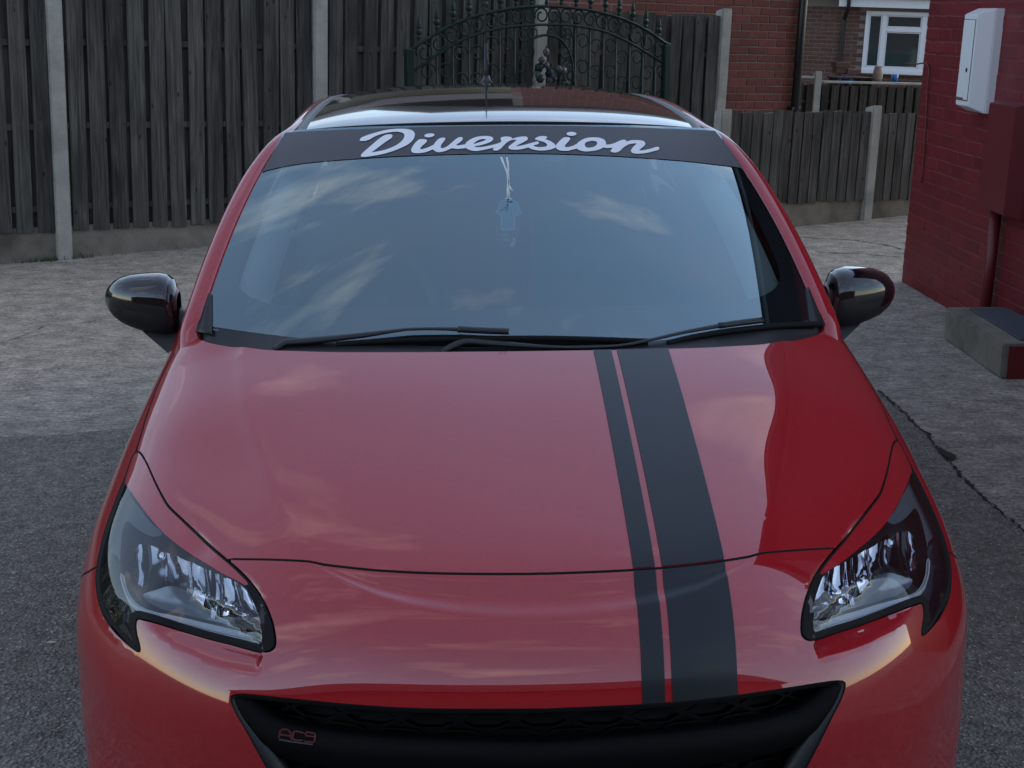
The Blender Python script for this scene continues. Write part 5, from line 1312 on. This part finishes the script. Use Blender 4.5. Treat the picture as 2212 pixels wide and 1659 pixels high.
# concrete step
s1, s2 = ground_pt(2038, 731), ground_pt(2161, 819); zs = .168
st_ = empty('concrete_step', (s2[0], s2[1], 0), (0, 0, math.atan2(s1[0]-s2[0], s1[1]-s2[1])*-1))
Ls = float(np.linalg.norm((s1 - s2)[:2])); wst = max(.7, wc[0] + .25 - s2[0])
bm = bmesh.new(); bmesh.ops.create_cube(bm, size=1); bmesh.ops.scale(bm, vec=(wst, Ls, zs), verts=bm.verts); bmesh.ops.translate(bm, vec=(wst/2, Ls/2, zs/2), verts=bm.verts); bmesh.ops.bevel(bm, geom=bm.edges[:], offset=.008, segments=2, affect='EDGES'); bm_obj('block', bm, 'step_concrete', st_)
bm = bmesh.new(); bmesh.ops.create_cube(bm, size=1); bmesh.ops.scale(bm, vec=(wst - .10, Ls - .13, .012), verts=bm.verts); bmesh.ops.translate(bm, vec=(wst/2 + .05, Ls/2 - .0, zs + .005), verts=bm.verts); bmesh.ops.bevel(bm, geom=bm.edges[:], offset=.005, segments=1, affect='EDGES'); bm_obj('rubber_mat', bm, 'mat_rubber', st_)
bm = bmesh.new(); bmesh.ops.create_cube(bm, size=1); bmesh.ops.scale(bm, vec=(wst - .03, .006, zs - .012), verts=bm.verts); bmesh.ops.translate(bm, vec=(wst/2 + .012, -.003, zs/2 - .004), verts=bm.verts); bm_obj('painted_face', bm, 'painted_metal', st_)
tag(st_, 'low concrete doorstep with a blue grey rubber top by the painted wall', 'step')

# ---- wrought iron gate leaning in front of the tall fence
fn_ = np.array([-math.sin(FANG), math.cos(FANG), 0]); gp0 = np.array([-2.80, 8.0, 0]) - fn_*.45
GK = (822.9, 0.0, .3224)
gate = rooted('iron_gate', gp0, FANG, 0.0)
def g2(pts):
    P = np.array([plane_pt(x, y, gp0, fn_) for x, y in crop(pts, *GK)]); return to_local(gate, P)
def rod(name, P, r, par=gate, mat='gate_green', n=6, flat=None): V, F = tube_vf(np.asarray(P), r, n, flat=flat); return mesh_obj(name, V, F, mat, par, True)
UP = [(210,325),(300,268),(400,205),(500,155),(600,118),(700,90),(800,68),(900,52),(1000,44),(1100,42),(1200,45),(1300,55),(1400,68),(1500,90),(1600,120),(1700,160),(1800,215),(1900,285),(1935,298)]
LO = [(215,475),(300,420),(400,350),(500,290),(600,245),(700,212),(800,190),(900,176),(1000,168),(1100,165),(1200,165),(1300,172),(1400,188),(1500,212),(1600,252),(1700,305),(1800,365),(1900,430)]
U3, L3 = catmull(g2(UP), 4), catmull(g2(LO), 4)
rod('arch_rail', U3, .016, flat=(1, .8)); rod('arch_rail', L3, .014, flat=(1, .8))
for a, b, y in ((158, 215, 328), (1890, 1935, 300)):
    q = g2([((a + b)/2, y)])[0]; w = abs(g2([(b, y)])[0][0] - g2([(a, y)])[0][0]); o = box_part('gate_post', (q[0], 0, q[2]/2), (w*.85, .06, q[2]), 'gate_green', gate)
lx = np.array([p[0] for p in L3]); lz = np.array([p[2] for p in L3]); ux = np.array([p[0] for p in U3]); uz = np.array([p[2] for p in U3])
def scroll(c, r, a0, turn, parent=gate, th=.008):
    a = np.linspace(a0, a0 + turn, 22); rr_ = r*(1 - .62*np.linspace(0, 1, 22)**1.6)
    P = [(c[0] + rr_[i]*math.cos(a[i]), -.0, c[2] + rr_[i]*math.sin(a[i])) for i in range(22)]
    return rod('scroll', P, th, parent, flat=(1.0, .7), n=5)
xsg = np.linspace(lx[0] + .10, lx[-1] - .06, 20)
for k, x in enumerate(xsg):
    zu, zl = np.interp(x, ux, uz), np.interp(x, lx, lz); r = (zu - zl)/2*.88
    scroll((x, 0, (zu + zl)/2), r, math.radians(200 if k < 10 else -20), (-1 if k < 10 else 1)*math.radians(470))
for k, (x, y) in enumerate(((255,275),(375,210),(485,155),(590,117),(700,90),(800,66),(905,50),(1008,43),(1110,41),(1210,44),(1308,54),(1405,67),(1505,90),(1597,118),(1688,154),(1775,200),(1862,258))):
    q = g2([(x, y)])[0]; sec = [(0, .012), (.03, .020), (.04, .012), (.055, .026), (.07, .030), (.09, .014), (.10, .022), (.125, .018), (.17, .003)]
    V = [(q[0] + r_*math.cos(a), r_*.6*math.sin(a), q[2] + z_) for a in np.linspace(0, 2*math.pi, 8, endpoint=False) for z_, r_ in sec]
    F = [(i*9 + j, ((i+1) % 8)*9 + j, ((i+1) % 8)*9 + j + 1, i*9 + j + 1) for i in range(8) for j in range(8)]
    mesh_obj('finial', V, F, 'gate_green', gate, False)
for k, x in enumerate((372, 480, 588, 690, 795, 895, 1300, 1398, 1490, 1575, 1665, 1755, 1840)):
    q = g2([(x, 300)])[0]; zt_ = np.interp(q[0], lx, lz); rod('bar', [(q[0], 0, .05), (q[0], 0, zt_)], .009)
    if k % 2 == 0:
        for zz in np.arange(zt_ - .12, .75, -.20):
            for sgn in (-1, 1): scroll((q[0] + sgn*.072, 0, zz), .062, math.radians(180 if sgn > 0 else 0), -sgn*math.radians(400), th=.007)
inn = catmull(g2([(895,560),(905,460),(930,380),(960,320),(1000,272),(1050,245),(1105,235),(1160,243),(1205,265),(1245,315),(1270,370),(1285,450),(1290,560)]), 4); rod('inner_arch', inn, .010)
for k, (x, y) in enumerate(((960,230),(1020,215),(1140,215),(1210,225),(1250,235),(985,345),(1235,345),(945,440),(1270,440),(930,520),(1280,520))):
    q = g2([(x, y)])[0]; scroll(q, .055, k*1.1, math.radians(430 if k % 2 else -430), th=.007)
rod('rail', [(lx[0], 0, .12), (lx[-1], 0, .12)], .014)
rq = random.Random(11)
for k in range(16):
    q = g2([(rq.uniform(1035, 1225), rq.uniform(400, 560))])[0]; bm = bmesh.new(); bmesh.ops.create_icosphere(bm, subdivisions=2, radius=.028*rq.uniform(.7, 1.25))
    for v in bm.verts: v.co *= 1 + .22*math.sin(v.co.x*160 + k)*math.cos(v.co.z*140)
    o = bm_obj('flower', bm, 'gate_bloom' if k % 3 else 'gate_green', gate, True); o.location = (q[0], -.02 + rq.uniform(-.01, .01), q[2])
for k in range(22):
    q = g2([(rq.uniform(985, 1255), rq.uniform(440, 575))])[0]; a = rq.uniform(0, 6.28); l = .05*rq.uniform(.7, 1.3)
    P = [(0, 0, 0), (l*.4, -.01, l*.16), (l, 0, 0), (l*.4, -.01, -l*.16)]; V = [(q[0] + x*math.cos(a) - z*math.sin(a), y - .015, q[2] + x*math.sin(a) + z*math.cos(a)) for x, y, z in P]
    mesh_obj('leaf', V, [(0, 1, 2), (0, 2, 3)], 'gate_leaf', gate, False)
q = g2([(1103, 350)])[0]; blm = bmesh.new(); bmesh.ops.create_uvsphere(blm, u_segments=12, v_segments=8, radius=.028); bmesh.ops.scale(blm, vec=(1, .6, 1.2), verts=blm.verts); o = bm_obj('bud', blm, 'gate_bloom', gate, True); o.location = (q[0], -.01, q[2])
rod('bud_stem', [(q[0], 0, q[2]), (q[0] + .01, 0, q[2] + .05)], .008)
tag(gate, 'dark green arched wrought iron gate with scrolls and spear finials', 'gate')
# house across the yard behind the viewpoint: it shows as the dark mass mirrored in the nose and mirrors
bh = empty('terrace_house', (-1.5, -10.5, 0))
slab('wall', -15.0, 12.0, -6.0, .0, -.1, 3.6, 'brown_brick', bh)
mesh_obj('roof', [(-15.3, .35, 3.6), (12.3, .35, 3.6), (12.3, -3.0, 5.4), (-15.3, -3.0, 5.4), (-15.3, -6.4, 3.6), (12.3, -6.4, 3.6)], [(0,1,2,3), (3,2,5,4), (0,3,4), (1,5,2)], 'roof_tile', bh, False)
tag(bh, 'brown brick house mirrored as a dark shape in the glossy car nose', 'house')
# ---- litter
o = ground_pt(13, 567); V, F = box_vf((0, 0, .012), (.07, .03, .02), .4); sc_ = mesh_obj('scrap', V, F, 'orange_scrap', None, False); sc_.location = o; tag(sc_, 'small bright orange scrap lying near the foot of the fence', 'scrap')
o = ground_pt(98, 1397); V = [(0, 0, .004), (.014, .006, .010), (.034, .002, .006), (.016, -.007, .008)]; lf = mesh_obj('dry_leaf', V, [(0, 1, 2), (0, 2, 3)], 'leaf_pale', None, False); lf.location = (o[0], o[1], .006); tag(lf, 'pale dry leaf lying on the dark tarmac', 'leaf')
# hanging ornaments behind the screen
def in_cab(px, py, y): d = ray(px, py); return CAM + d*((y - CAM[1])/d[1])
OK_ = (1014.9, 329.2, .13227)
yh = float(ws_px([(1098, 480)], 0)[0][1]) + .07
orn = empty('shirt_ornament', tuple(in_cab(1098, 480, yh))); tag(orn, 'small blue shirt ornament hanging on a white string behind the windscreen', 'ornament')
def oc(pts, y=yh): 
    c = np.array(orn.location); return np.array([in_cab(*p, y) - c for p in crop(pts, *OK_)])
simple('shirt_blue', (.22, .48, .80), .6); simple('string_white', (.85, .88, .90), .7); simple('card_red', (.35, .06, .09), .6); simple('card_yellow', (.65, .50, .06), .6)
sh = oc([(600,758),(500,812),(420,990),(515,1030),(500,1260),(560,1275),(735,1262),(740,1040),(838,998),(780,830),(665,758)]); n = len(sh)
V = list(sh) + list(sh + np.array([0, .006, 0])); mesh_obj('shirt', V, [tuple(range(n)), tuple(range(2*n - 1, n - 1, -1))] + [(i, (i+1) % n, n + (i+1) % n, n + i) for i in range(n)], 'shirt_blue', orn, False)
rod('shirt_edge', np.vstack([sh, sh[:1]]), .0014, orn, 'string_white')
rod('string', oc([(510,75),(560,200),(610,330),(628,480),(618,620),(612,758)]), .0022, orn, 'string_white'); rod('string', oc([(605,80),(625,200),(625,330),(632,480),(635,620),(635,758)]), .0022, orn, 'string_white'); rod('knot', oc([(640,540),(670,590),(695,628)]), .002, orn, 'string_white')
cd = oc([(440,1010),(420,1200),(425,1450),(500,1550),(740,1550),(820,1290),(790,1050)], yh + .012); n = len(cd)
crd = mesh_obj('air_freshener', list(cd) + list(cd + np.array([0, .003, 0])), [tuple(range(n)), tuple(range(2*n - 1, n - 1, -1))] + [(i, (i+1) % n, n + (i+1) % n, n + i) for i in range(n)], 'card_red', orn, False)
yl = oc([(510,1285),(655,1285),(650,1375),(505,1375)], yh + .009); mesh_obj('yellow_print', yl, [(0, 1, 2, 3)], 'card_yellow', crd, False)
gr = oc([(530,1390),(655,1390),(650,1455),(560,1460)], yh + .009); mesh_obj('blue_print', gr, [(0, 1, 2, 3)], 'shirt_blue', crd, False)
wh = oc([(735,1380),(750,1450),(715,1535),(640,1540)], yh + .009); mesh_obj('white_print', wh, [(0, 1, 2, 3)], 'string_white', crd, False)

# ---- loose grit on the ground and weeds at the foot of the fence
gb_ = bmesh.new(); bmesh.ops.create_icosphere(gb_, subdivisions=1, radius=1.0); gv = np.array([v.co[:] for v in gb_.verts]); gf = [tuple(v.index for v in f.verts) for f in gb_.faces]; gb_.free()
rs = np.random.default_rng(5); V, F = [], []
while len(F) < 1700*20:
    px, py = rs.uniform(0, W), rs.uniform(470, 1659); p = ground_pt(px, py)
    if p[1] > 9 or (abs(p[0]) < .95 and p[1] > -.1): continue
    if rs.random() > .35 and py < 900: continue
    sz = rs.uniform(.0016, .0042)*(1.5 if rs.random() < .05 else 1); b = len(V)
    q = gv*(1 + rs.uniform(-.25, .25, (len(gv), 1)))*[sz*rs.uniform(.8, 1.5), sz, sz*.6]; a = rs.uniform(0, 6.28)
    V += [(p[0] + x*math.cos(a) - y*math.sin(a), p[1] + x*math.sin(a) + y*math.cos(a), .005 + z + sz*.2) for x, y, z in q]; F += [tuple(i + b for i in f) for f in gf]
t = NT('grit'); t.set(Base_Color=t.ramp(t.noise(160, 2, .5, t.coord()), [(.3, (.16, .14, .12)), (.7, (.50, .46, .40))]), Roughness=.9)
o = mesh_obj('loose_grit', V, F, 'grit', None, False); tag(o, 'pale loose grit scattered over the tarmac and concrete', 'grit', kind='stuff')
simple('weed_green', (.06, .085, .03), .8); V, F = [], []
for k in range(420):
    if k < 160: c0 = ground_pt(rs.uniform(88, 122), rs.uniform(556, 566))
    else: c0 = np.array([-2.80, 8.0, 0]) + np.array([math.cos(FANG), math.sin(FANG), 0])*rs.choice([rs.uniform(-4, 5), rs.uniform(-.3, .2)]) - fn_*rs.uniform(.03, .07)
    h = rs.uniform(.012, .05); a = rs.uniform(0, 6.28); l = rs.uniform(-.02, .02); b = len(V)
    V += [(c0[0] - .003*math.cos(a), c0[1] - .003*math.sin(a), 0), (c0[0] + .003*math.cos(a), c0[1] + .003*math.sin(a), 0), (c0[0] + l, c0[1] + rs.uniform(-.02, .02), h)]; F.append((b, b + 1, b + 2))
o = mesh_obj('weeds', V, F, 'weed_green', None, False); tag(o, 'sparse short weeds along the foot of the tall fence', 'weeds', kind='stuff')
